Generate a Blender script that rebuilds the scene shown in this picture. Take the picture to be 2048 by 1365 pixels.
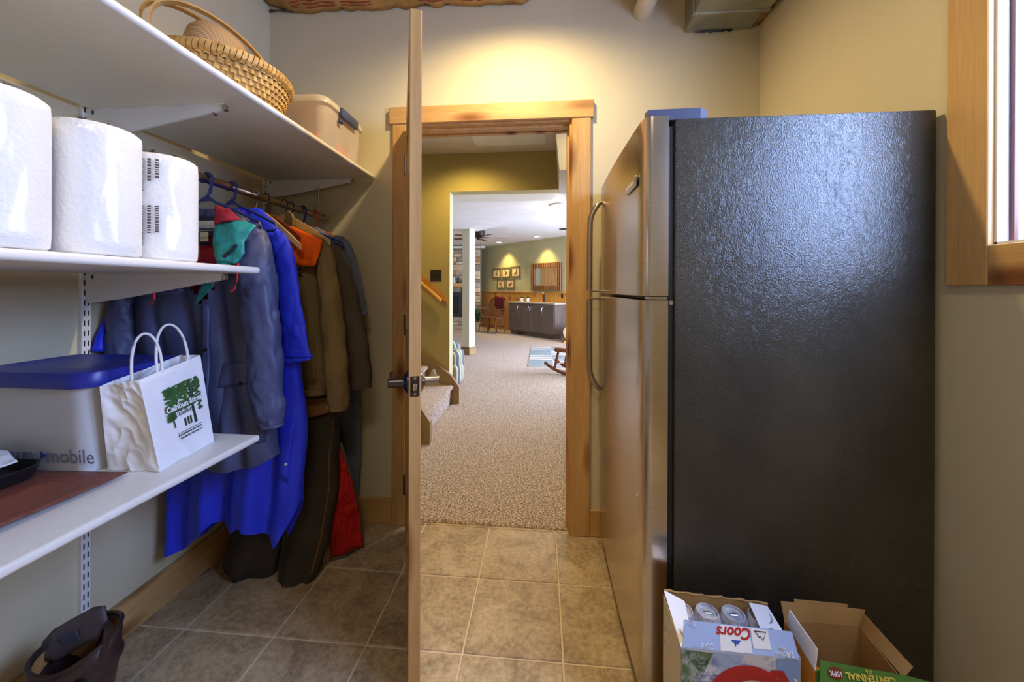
import bpy, bmesh, math, random
from mathutils import Vector, Matrix, noise
for o in list(bpy.data.objects): bpy.data.objects.remove(o)
S = bpy.context.scene
C = S.collection
PI = math.pi

# ------------------------------------------------------------------ camera
cam_d = bpy.data.cameras.new('camera'); cam = bpy.data.objects.new('camera', cam_d); C.objects.link(cam)
HC = 1.2145
cam_d.sensor_fit = 'HORIZONTAL'; cam_d.sensor_width = 36.0
cam_d.lens = 762.94/2048*36.0
cam_d.shift_x = (1024-1015.06)/2048
cam_d.shift_y = -(682.5-578.88)/2048
cam_d.clip_start = 0.05
cam.location = (0, 0, HC)
cam.rotation_mode = 'XYZ'
cam.matrix_world = (Matrix.Translation((0, 0, HC)) @ Matrix.Rotation(0.089, 4, 'Z') @ Matrix.Rotation(PI/2-0.0011, 4, 'X') @ Matrix.Rotation(0.0032, 4, 'Z'))
S.camera = cam

# ------------------------------------------------------------------ world, exposure
w = bpy.data.worlds.new('world'); S.world = w; w.use_nodes = True
w.node_tree.nodes['Background'].inputs[0].default_value = (0.55, 0.68, 1.0, 1)
w.node_tree.nodes['Background'].inputs[1].default_value = 0.30
S.view_settings.view_transform = 'Standard'; S.view_settings.look = 'None'
S.view_settings.gamma = 1.0; S.view_settings.use_curve_mapping = False
S.view_settings.exposure = 0.62

# ------------------------------------------------------------------ lights
def light(name, kind, loc, power, color, target=None, **kw):
    d = bpy.data.lights.new(name, kind); d.energy = power; d.color = color
    for k, v in kw.items(): setattr(d, k, v)
    o = bpy.data.objects.new(name, d); C.objects.link(o); o.location = loc
    if target is not None:
        o.rotation_mode = 'QUATERNION'
        o.rotation_quaternion = (Vector(target)-Vector(loc)).to_track_quat('-Z', 'Y')
    return o
WARM = (1.0, 0.76, 0.39); DAY = (0.38, 0.54, 1.0)
# daylight through the storeroom window in the right wall
light('window_daylight_near', 'AREA', (1.17, 0.295, 1.77), 14, DAY, (-1.2, 0.40, 1.15), shape='RECTANGLE', size=0.34, size_y=0.80)
light('window_daylight_far', 'AREA', (1.17, 0.745, 1.77), 19, DAY, (-1.2, 0.80, 1.15), shape='RECTANGLE', size=0.36, size_y=0.80)
# flood bulb in the storeroom ceiling, near the door
light('storeroom_flood_bulb', 'SPOT', (-0.13, 1.40, 2.60), 44, WARM, (-0.13, 1.50, 0.0), spot_size=math.radians(165), spot_blend=0.75, shadow_soft_size=0.035)
# added fill light, unseen behind the camera, lifting the storeroom's ambient level
light('storeroom_rear_fill', 'AREA', (0.0, -0.55, 2.60), 8, (1.0, 0.88, 0.74), (0.0, -0.55, 0.0), shape='DISK', size=0.5)
# hall lamp
light('hall_lamp', 'SPOT', (-0.75, 3.52, 2.60), 34, (1.0, 0.72, 0.22), (-0.75, 3.75, 0.0), spot_size=math.radians(150), spot_blend=0.9, shadow_soft_size=0.06)
light('hall_far_lamp', 'AREA', (0.35, 2.75, 2.62), 5, (1.0, 0.86, 0.62), (0.35, 2.75, 0.0), shape='DISK', size=0.3)
# big living-room windows, out of view to the right
light('living_windows', 'AREA', (3.30, 6.6, 1.30), 470, (0.58, 0.68, 1.0), (-3.0, 7.6, 0.6), shape='RECTANGLE', size=3.0, size_y=2.0)
light('dome_lamp', 'POINT', (0.222, 5.0, 2.20), 6, (1.0, 0.93, 0.82), shadow_soft_size=0.05)
for nm, p, tg in (('downlight_a', (-1.18, 10.93, 2.50), (-1.10, 11.10, 0.0)), ('downlight_b', (-0.06, 9.82, 2.50), (0.03, 9.98, 0.0))):
    light(nm, 'SPOT', p, 60, (1.0, 0.76, 0.26), tg, spot_size=math.radians(95), spot_blend=0.8, shadow_soft_size=0.05)

# ------------------------------------------------------------------ materials
def srgb(r, g, b):
    f = lambda c: (c/255/12.92) if c/255 <= 0.04045 else (((c/255)+0.055)/1.055)**2.4
    return (f(r), f(g), f(b), 1.0)
def newmat(name, rough=0.5, metal=0.0, spec=0.5):
    m = bpy.data.materials.new(name); m.use_nodes = True
    b = m.node_tree.nodes['Principled BSDF']
    b.inputs['Roughness'].default_value = rough; b.inputs['Metallic'].default_value = metal
    b.inputs['Specular IOR Level'].default_value = spec
    return m, m.node_tree.nodes, m.node_tree.links, b
def coords(N, L, scale=(1, 1, 1), kind='pos', rot=(0, 0, 0)):
    mp = N.new('ShaderNodeMapping'); mp.inputs['Scale'].default_value = scale; mp.inputs['Rotation'].default_value = rot
    if kind == 'pos':
        g = N.new('ShaderNodeNewGeometry'); L.new(g.outputs['Position'], mp.inputs['Vector'])
    else:
        t = N.new('ShaderNodeTexCoord'); L.new(t.outputs['Object'], mp.inputs['Vector'])
    return mp.outputs['Vector']
def noisetex(N, L, vec, scale, detail=3, rough=0.5, dist=0.0):
    n = N.new('ShaderNodeTexNoise'); n.inputs['Scale'].default_value = scale; n.inputs['Detail'].default_value = detail
    n.inputs['Roughness'].default_value = rough; n.inputs['Distortion'].default_value = dist
    L.new(vec, n.inputs['Vector']); return n.outputs['Fac']
def ramp(N, L, fac, stops):
    r = N.new('ShaderNodeValToRGB'); e = r.color_ramp.elements
    while len(e) < len(stops): e.new(0.5)
    for i, (p, c) in enumerate(stops): e[i].position = p; e[i].color = c
    L.new(fac, r.inputs['Fac']); return r.outputs['Color']
def bump(N, L, b, fac, strength, dist=0.01):
    n = N.new('ShaderNodeBump'); n.inputs['Strength'].default_value = strength; n.inputs['Distance'].default_value = dist
    L.new(fac, n.inputs['Height']); L.new(n.outputs['Normal'], b.inputs['Normal'])
def mixc(N, L, fac, a, b_, mode='MIX'):
    m = N.new('ShaderNodeMix'); m.data_type = 'RGBA'; m.blend_type = mode
    if isinstance(fac, float): m.inputs[0].default_value = fac
    else: L.new(fac, m.inputs[0])
    for s, v in ((6, a), (7, b_)):
        if isinstance(v, tuple): m.inputs[s].default_value = v
        else: L.new(v, m.inputs[s])
    return m.outputs[2]
def plain(name, c, rough=0.5, metal=0.0, c2=None, nscale=6.0, scale=(1, 1, 1), bmp=0.0, bscale=60.0, bdist=0.002, spec=0.5, detail=4):
    m, N, L, b = newmat(name, rough, metal, spec)
    v = coords(N, L, scale)
    if c2 is None: c2 = tuple(x*0.93 for x in c[:3])+(1.0,)
    L.new(ramp(N, L, noisetex(N, L, v, nscale, detail), [(0.35, c), (0.7, c2)]), b.inputs['Base Color'])
    if bmp: bump(N, L, b, noisetex(N, L, v, bscale, 3), bmp, bdist)
    return m
def emit(name, c, s):
    m, N, L, b = newmat(name); b.inputs['Emission Color'].default_value = c; b.inputs['Emission Strength'].default_value = s
    b.inputs['Base Color'].default_value = c; return m
def wood(name, c1, c2, axis, knot=True, rough=0.42, kc=(90, 52, 22), gs=1.0):
    m, N, L, b = newmat(name, rough)
    sc = {'X': (1.2*gs, 16*gs, 16*gs), 'Y': (16*gs, 1.2*gs, 16*gs), 'Z': (16*gs, 16*gs, 1.2*gs)}[axis]
    v = coords(N, L, sc)
    f1 = noisetex(N, L, v, 1.3, 5, 0.6, 0.6)
    fine = noisetex(N, L, coords(N, L, tuple(x*7 for x in sc)), 1.5, 3)
    colr = ramp(N, L, f1, [(0.28, c1), (0.75, c2)])
    colr = mixc(N, L, 0.16, colr, ramp(N, L, fine, [(0.3, tuple(x*0.55 for x in c2[:3])+(1,)), (0.7, c1)]))
    if knot:
        ks = {'X': (2.6, 9, 9), 'Y': (9, 2.6, 9), 'Z': (9, 9, 2.6)}[axis]
        vo = N.new('ShaderNodeTexVoronoi'); vo.inputs['Scale'].default_value = 0.85
        L.new(coords(N, L, ks), vo.inputs['Vector'])
        kcol = ramp(N, L, vo.outputs['Distance'], [(0.06, srgb(*kc)), (0.13, srgb(int(kc[0]*1.6), int(kc[1]*1.6), int(kc[2]*1.6))), (0.30, (1, 1, 1, 1))])
        colr = mixc(N, L, 0.85, colr, kcol, 'MULTIPLY')
    L.new(colr, b.inputs['Base Color']); bump(N, L, b, fine, 0.06, 0.002)
    return m
MT = {}
def w3(name, c1, c2, **k):
    for a in 'XYZ': MT[name+a] = wood(name+a, srgb(*c1), srgb(*c2), a, **k)
w3('alder', (212, 172, 112), (180, 136, 78))
w3('doorwood', (206, 164, 106), (176, 130, 76), kc=(120, 86, 56))
w3('pine', (216, 160, 72), (186, 120, 44), kc=(120, 66, 22))
w3('birch', (226, 216, 214), (190, 176, 182), knot=False)
w3('darkwood', (116, 103, 94), (88, 78, 71), knot=False)
w3('brownwood', (134, 82, 52), (92, 52, 32), knot=False)
w3('hangerwood', (224, 186, 122), (196, 150, 88), knot=False)
MT['wall'] = plain('wall_paint', srgb(210, 200, 168), 0.75, c2=srgb(204, 194, 162), nscale=2.0, bmp=0.12, bscale=90, bdist=0.0015)
MT['olive'] = plain('hall_paint', srgb(176, 160, 104), 0.75, c2=srgb(170, 154, 98), nscale=2.0, bmp=0.1, bscale=90, bdist=0.0015)
MT['sage'] = plain('living_paint', srgb(186, 180, 138), 0.75, c2=srgb(180, 174, 132), nscale=2.0, bmp=0.1, bscale=80, bdist=0.0015)
MT['white_ceiling'] = plain('white_ceiling', srgb(226, 224, 220), 0.85, nscale=3, bmp=0.2, bscale=50)
MT['hall_ceiling'] = plain('hall_ceiling_paint', srgb(206, 196, 176), 0.85, nscale=3, bmp=0.2, bscale=50)
MT['melamine'] = plain('white_melamine', srgb(236, 233, 226), 0.35, c2=srgb(232, 229, 222), nscale=60)
MT['melamine_under'] = MT['melamine']
MT['white_metal'] = plain('white_metal', srgb(232, 232, 232), 0.35, nscale=8)
MT['slot'] = plain('slot_dark', srgb(40, 42, 48), 0.6)
MT['chrome'] = plain('chrome', srgb(196, 190, 184), 0.25, 1.0)
MT['nickel'] = plain('brushed_nickel', srgb(170, 164, 158), 0.28, 1.0)
MT['dark_nickel'] = plain('dark_nickel', srgb(92, 90, 94), 0.3, 1.0)
MT['rodmetal'] = plain('rod_metal', srgb(176, 160, 140), 0.3, 1.0)
MT['black'] = plain('black_plastic', srgb(26, 26, 30), 0.35)
MT['navyplastic'] = plain('navy_plastic', srgb(34, 44, 96), 0.35)
MT['blueplastic'] = plain('blue_plastic', srgb(38, 48, 150), 0.35)
MT['orangeplastic'] = plain('orange_plastic', srgb(214, 110, 60), 0.4)
MT['redwoodh'] = plain('red_brown_hanger', srgb(140, 62, 36), 0.4, nscale=20, scale=(4, 1, 1))
MT['white'] = plain('white_plain', srgb(236, 236, 238), 0.5)
MT['galv'] = plain('galvanised', srgb(178, 180, 168), 0.45, 0.75, c2=srgb(150, 154, 146), nscale=9, detail=5)
MT['pvc'] = plain('pvc_white', srgb(214, 206, 186), 0.4)
MT['grout'] = plain('grout', srgb(226, 208, 176), 0.9, nscale=30)
MT['oil_bronze'] = plain('oil_bronze', srgb(56, 46, 40), 0.4, 0.5)
MT['cream'] = plain('cream_paint', srgb(226, 222, 206), 0.6)
MT['trimtan'] = plain('tan_trim_paint', srgb(150, 122, 80), 0.5, c2=srgb(140, 112, 72), nscale=10)
# floor tile
m, N, L, b = newmat('stone_tile', 0.42)
v = coords(N, L)
f1 = noisetex(N, L, v, 7, 8, 0.68, 0.8); f2 = noisetex(N, L, v, 55, 5, 0.7); f3 = noisetex(N, L, v, 2.2, 2)
oi = N.new('ShaderNodeObjectInfo')
cl = ramp(N, L, f1, [(0.32, srgb(118, 98, 74)), (0.48, srgb(176, 154, 118)), (0.66, srgb(222, 202, 164))])
cl = mixc(N, L, 0.38, cl, ramp(N, L, f2, [(0.36, srgb(104, 86, 68)), (0.64, srgb(226, 206, 168))]))
cl = mixc(N, L, 0.18, cl, ramp(N, L, oi.outputs['Random'], [(0.0, srgb(150, 124, 90)), (1.0, srgb(184, 160, 122))]))
L.new(cl, b.inputs['Base Color']); bump(N, L, b, f2, 0.25, 0.002); MT['tile'] = m
# carpet
m, N, L, b = newmat('speckled_carpet', 0.95, spec=0.1)
v = coords(N, L)
f1 = noisetex(N, L, v, 105, 2, 0.8); f2 = noisetex(N, L, v, 1.5, 2)
cl = ramp(N, L, f1, [(0.36, srgb(104, 88, 74)), (0.50, srgb(176, 156, 136)), (0.64, srgb(232, 216, 198))])
L.new(cl, b.inputs['Base Color']); bump(N, L, b, f1, 0.8, 0.01); MT['carpet'] = m
# fridge black leather-grain steel
m, N, L, b = newmat('black_grain_steel', 0.25, spec=0.42)
v = coords(N, L, (1, 1, 0.75))
vo = N.new('ShaderNodeTexVoronoi'); vo.feature = 'DISTANCE_TO_EDGE'; vo.inputs['Scale'].default_value = 150
nz = N.new('ShaderNodeTexNoise'); nz.inputs['Scale'].default_value = 40; L.new(v, nz.inputs['Vector'])
L.new(mixc(N, L, 0.06, v, nz.outputs['Color']), vo.inputs['Vector'])
L.new(ramp(N, L, noisetex(N, L, v, 5, 4), [(0.3, srgb(54, 51, 45)), (0.8, srgb(72, 67, 56))]), b.inputs['Base Color'])
hh = N.new('ShaderNodeMath'); hh.operation = 'MINIMUM'; hh.inputs[1].default_value = 0.25; L.new(vo.outputs['Distance'], hh.inputs[0])
n2 = noisetex(N, L, v, 230, 3); ad = N.new('ShaderNodeMath'); ad.operation = 'ADD'; L.new(hh.outputs[0], ad.inputs[0]); L.new(n2, ad.inputs[1])
bump(N, L, b, ad.outputs[0], 0.33, 0.004)
L.new(ramp(N, L, noisetex(N, L, v, 4, 5), [(0.35, (0.20, 0.20, 0.20, 1)), (0.7, (0.32, 0.32, 0.32, 1))]), b.inputs['Roughness']); MT['fridge_black'] = m
# stainless
m, N, L, b = newmat('stainless', 0.22, 1.0)
v = coords(N, L, (1, 1, 60))
fb = noisetex(N, L, v, 9, 3)
L.new(ramp(N, L, fb, [(0.3, srgb(196, 186, 174)), (0.7, srgb(206, 198, 188))]), b.inputs['Base Color'])
b.inputs['Anisotropic'].default_value = 0.5; bump(N, L, b, fb, 0.01, 0.001); MT['stainless'] = m
# cloth
def cloth(name, c, rough=0.75, c2=None, wr=0.35, wscale=9.0, fine=0.2, sheen=0.0, stretch=(1, 1, 0.35), spec=0.3):
    m, N, L, b = newmat(name, rough, spec=spec)
    c2 = c2 or tuple(x*0.8 for x in c[:3])+(1,)
    v = coords(N, L, stretch); v2 = coords(N, L)
    f = noisetex(N, L, v, wscale, 2, 0.45, 0.7)
    L.new(ramp(N, L, noisetex(N, L, v2, 7, 4), [(0.35, c), (0.72, c2)]), b.inputs['Base Color'])
    ad = N.new('ShaderNodeMath'); ad.operation = 'MULTIPLY_ADD'; ad.inputs[1].default_value = 0.05*fine; L.new(noisetex(N, L, v2, 500, 1), ad.inputs[0]); L.new(f, ad.inputs[2])
    bump(N, L, b, ad.outputs[0], wr, 0.03)
    if sheen: b.inputs['Sheen Weight'].default_value = sheen
    MT[name] = m
cloth('navy_nylon', srgb(72, 78, 116), 0.48, srgb(62, 68, 104), wr=0.5, wscale=7, spec=0.45)
cloth('blue_vinyl', srgb(44, 64, 236), 0.5, srgb(38, 54, 220), wr=0.4, wscale=9, spec=0.35)
cloth('teal_nylon', srgb(40, 142, 140), 0.5, wr=0.45, wscale=14, spec=0.4)
cloth('red_lining', srgb(156, 34, 54), 0.7, wr=0.2)
cloth('tan_canvas', srgb(134, 116, 78), 0.85, srgb(122, 104, 68), wr=0.35)
cloth('orange_canvas', srgb(255, 106, 10), 0.75, srgb(246, 96, 8), wr=0.35, wscale=14)
cloth('dark_canvas', srgb(96, 86, 72), 0.85, srgb(82, 73, 62), wr=0.3)
cloth('bib_canvas', srgb(66, 58, 50), 0.85, srgb(54, 48, 42), wr=0.35)
cloth('brown_canvas', srgb(140, 96, 54), 0.85, wr=0.3)
cloth('denim', srgb(112, 122, 146), 0.85, srgb(92, 102, 126), wr=0.35)
cloth('quilt_red', srgb(196, 30, 28), 0.6, wr=0.9, wscale=30)
cloth('label_cloth', srgb(206, 200, 186), 0.8, wr=0.05)
cloth('dark_cloth', srgb(38, 40, 58), 0.8, wr=0.1)
cloth('throw_red', srgb(122, 40, 42), 0.9, wr=0.4, wscale=20)
cloth('cord_red', srgb(214, 56, 62), 0.7, wr=0.0)
# paper towel with embossed noise
MT['towel'] = plain('paper_towel', srgb(244, 243, 240), 0.9, c2=srgb(240, 239, 236), bmp=0.5, bscale=120, bdist=0.004)
def clearfilm():
    m, N, L, b = newmat('plastic_film', 0.12)
    out = N['Material Output']; tr = N.new('ShaderNodeBsdfTransparent'); mx = N.new('ShaderNodeMixShader'); gl = N.new('ShaderNodeBsdfGlossy'); gl.inputs['Roughness'].default_value = 0.2
    v = coords(N, L, (1, 1, 0.22), 'pos', (0.35, 0.25, 0.0)); f = noisetex(N, L, v, 11, 2, 0.45, 0.6)
    bn = N.new('ShaderNodeBump'); bn.inputs['Strength'].default_value = 0.8; bn.inputs['Distance'].default_value = 0.03; L.new(f, bn.inputs['Height']); L.new(bn.outputs['Normal'], gl.inputs['Normal'])
    mx.inputs[0].default_value = 0.04; L.new(tr.outputs[0], mx.inputs[1]); L.new(gl.outputs[0], mx.inputs[2]); L.new(mx.outputs[0], out.inputs['Surface'])
    return m
MT['film'] = clearfilm()
def frosted(name, c, fac, rough=0.35):
    m, N, L, b = newmat(name, rough); b.inputs['Base Color'].default_value = c
    out = N['Material Output']; tr = N.new('ShaderNodeBsdfTransparent'); mx = N.new('ShaderNodeMixShader')
    tr.inputs[0].default_value = (0.95, 0.94, 0.93, 1)
    mx.inputs[0].default_value = fac; L.new(tr.outputs[0], mx.inputs[1]); L.new(b.outputs[0], mx.inputs[2]); L.new(mx.outputs[0], out.inputs['Surface'])
    return m
MT['frost'] = frosted('frosted_plastic', srgb(252, 242, 240), 0.42)
MT['tote'] = plain('milky_tote_plastic', srgb(206, 208, 210), 0.3, c2=srgb(196, 199, 204), nscale=3)
MT['glass'] = frosted('window_glass', srgb(220, 228, 240), 0.06, 0.05)
MT['bag_paper'] = plain('white_bag_paper', srgb(240, 240, 242), 0.75, bmp=0.5, bscale=14, bdist=0.012)
# woven basket
m, N, L, b = newmat('wicker', 0.55)
v = coords(N, L, (1, 1, 1), 'obj')
L.new(ramp(N, L, noisetex(N, L, v, 40, 4), [(0.3, srgb(168, 124, 62)), (0.7, srgb(222, 184, 112))]), b.inputs['Base Color']); MT['wicker'] = m
m, N, L, b = newmat('straw_weave', 0.7)
v = coords(N, L, (1, 1, 1), 'obj'); wv = N.new('ShaderNodeTexWave'); wv.bands_direction = 'Z'; wv.inputs['Scale'].default_value = 60; L.new(v, wv.inputs['Vector'])
L.new(ramp(N, L, wv.outputs['Fac'], [(0.1, srgb(150, 114, 74)), (0.8, srgb(204, 170, 124))]), b.inputs['Base Color']); bump(N, L, b, wv.outputs['Fac'], 0.4, 0.003); MT['straw'] = m
MT['cardboard'] = plain('cardboard', srgb(176, 138, 84), 0.85, c2=srgb(164, 126, 74), nscale=14, bmp=0.05)
# kraft insulation facing
m, N, L, b = newmat('kraft_facing', 0.7)
v = coords(N, L); f = noisetex(N, L, v, 4, 5, 0.6, 0.6)
L.new(ramp(N, L, f, [(0.3, srgb(150, 112, 56)), (0.7, srgb(196, 156, 92))]), b.inputs['Base Color']); bump(N, L, b, noisetex(N, L, v, 14, 4), 0.6, 0.02); MT['kraft'] = m
MT['kraft_print'] = plain('kraft_red_print', srgb(150, 62, 40), 0.8)
# mountain print for the beer box
def mountains(name, sky, rock, snow, seed, green=False):
    m, N, L, b = newmat(name, 0.4)
    v = coords(N, L, (1, 1, 1), 'obj')
    mp = N.new('ShaderNodeMapping'); mp.inputs['Location'].default_value = (seed, seed*2.1, seed*.7); L.new(v, mp.inputs['Vector'])
    f = noisetex(N, L, mp.outputs[0], 9, 2, 0.5, 0.4); g = noisetex(N, L, mp.outputs[0], 60, 6, 0.7)
    rk = ramp(N, L, g, [(0.42, rock), (0.58, snow)])
    msk = ramp(N, L, f, [(0.50, (0, 0, 0, 1)), (0.56, (1, 1, 1, 1))])
    cl = mixc(N, L, msk, sky, rk)
    L.new(cl, b.inputs['Base Color']); MT[name] = m
mountains('beer_blue', srgb(168, 190, 232), srgb(120, 136, 190), srgb(216, 222, 238), 0.3)
mountains('beer_white', srgb(214, 216, 226), srgb(150, 164, 206), srgb(222, 226, 236), 1.1)
mountains('beer_green', srgb(96, 120, 84), srgb(60, 92, 70), srgb(176, 190, 186), 2.3)
mountains('beer_side', srgb(196, 186, 164), srgb(150, 150, 150), srgb(214, 208, 190), 3.3)
MT['ipa_green'] = plain('ipa_green', srgb(84, 132, 52), 0.45, c2=srgb(72, 118, 44), nscale=12)
MT['ipa_orange'] = plain('ipa_orange', srgb(232, 148, 30), 0.4)
MT['ipa_yellow'] = plain('ipa_yellow', srgb(226, 206, 90), 0.5)
MT['print_red'] = plain('print_red', srgb(184, 40, 40), 0.45)
MT['print_blue'] = plain('print_blue', srgb(56, 84, 176), 0.45)
MT['print_green'] = plain('print_green', srgb(58, 104, 44), 0.6, c2=srgb(40, 74, 34), nscale=50)
MT['print_dark'] = plain('print_dark', srgb(46, 60, 44), 0.6)
MT['print_grey'] = plain('print_grey', srgb(128, 134, 158), 0.5)
MT['can_metal'] = plain('can_metal', srgb(222, 218, 212), 0.4, 0.35, c2=srgb(150, 158, 184), nscale=60)
MT['leather'] = plain('boot_leather', srgb(64, 46, 42), 0.38, c2=srgb(46, 34, 34), nscale=30, bmp=0.3, bscale=70)
MT['boot_lining'] = plain('boot_lining', srgb(176, 128, 72), 0.85, bmp=0.3, bscale=200)
MT['mat_red'] = None
m, N, L, b = newmat('ribbed_brown_mat', 0.5)
v = coords(N, L); wv = N.new('ShaderNodeTexWave'); wv.bands_direction = 'X'; wv.inputs['Scale'].default_value = 42; L.new(v, wv.inputs['Vector'])
L.new(ramp(N, L, noisetex(N, L, v, 90, 3), [(0.3, srgb(106, 58, 48)), (0.7, srgb(132, 76, 62))]), b.inputs['Base Color']); bump(N, L, b, wv.outputs['Fac'], 0.25, 0.002); MT['mat_red'] = m
MT['tissue'] = plain('tissue', srgb(240, 240, 242), 0.9)
STONES = [plain('ledge_stone_%s' % n, srgb(*c), 0.85, c2=srgb(*[int(x*0.82) for x in c]), nscale=9, bmp=0.5, bscale=25, bdist=0.01) for n, c in (('tan', (214, 186, 146)), ('rust', (196, 142, 92)), ('grey', (186, 172, 150)), ('cream', (222, 202, 166)), ('slate', (156, 146, 130)))]
MT['iron'] = plain('fireplace_iron', srgb(44, 46, 52), 0.5)
MT['fireglass'] = plain('fire_glass', srgb(30, 32, 36), 0.12)
MT['granite'] = plain('granite', srgb(206, 196, 186), 0.3, c2=srgb(150, 136, 124), nscale=60)
MT['leaf'] = plain('leaf_green', srgb(74, 104, 52), 0.6, c2=srgb(46, 74, 36), nscale=20)
MT['pot'] = plain('pot_clay', srgb(196, 172, 132), 0.7)
MT['mirror'] = plain('mirror_silver', srgb(235, 235, 235), 0.02, 1.0, c2=srgb(235, 235, 235))
m, N, L, b = newmat('reeded_frame', 0.5)
v = coords(N, L, (1, -1, 0)); wv = N.new('ShaderNodeTexWave'); wv.inputs['Scale'].default_value = 7; wv.inputs['Distortion'].default_value = 0.6; L.new(v, wv.inputs['Vector'])
L.new(ramp(N, L, wv.outputs['Fac'], [(0.1, srgb(70, 44, 26)), (0.9, srgb(150, 102, 62))]), b.inputs['Base Color']); bump(N, L, b, wv.outputs['Fac'], 0.6, 0.01); MT['reed'] = m
MT['frame_olive'] = plain('frame_olive', srgb(116, 104, 66), 0.5, nscale=30)
MT['art_paper'] = plain('art_paper', srgb(240, 206, 156), 0.8)
MT['art_ink'] = plain('art_ink', srgb(96, 74, 54), 0.8)
m, N, L, b = newmat('stripe_fabric', 0.9, spec=0.1)
v = coords(N, L, (0.9, 0.7, 0.0)); wv = N.new('ShaderNodeTexWave'); wv.bands_direction = 'DIAGONAL'; wv.inputs['Scale'].default_value = 3.2; L.new(v, wv.inputs['Vector'])
L.new(ramp(N, L, wv.outputs['Fac'], [(0.25, srgb(92, 100, 104)), (0.45, srgb(226, 222, 204)), (0.75, srgb(150, 150, 120))]), b.inputs['Base Color']); MT['stripe'] = m
MT['rug_cream'] = plain('rug_cream', srgb(204, 196, 180), 0.95)
MT['rug_grey'] = plain('rug_grey', srgb(132, 130, 130), 0.95)
MT['rug_blue'] = plain('rug_blue', srgb(108, 122, 124), 0.95, c2=srgb(140, 148, 142), nscale=30)
MT['glow'] = emit('downlight_glow', (1.0, 0.86, 0.52, 1), 9.0)
MT['dome'] = emit('dome_glow', (1.0, 0.9, 0.78, 1), 1.0)

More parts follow.
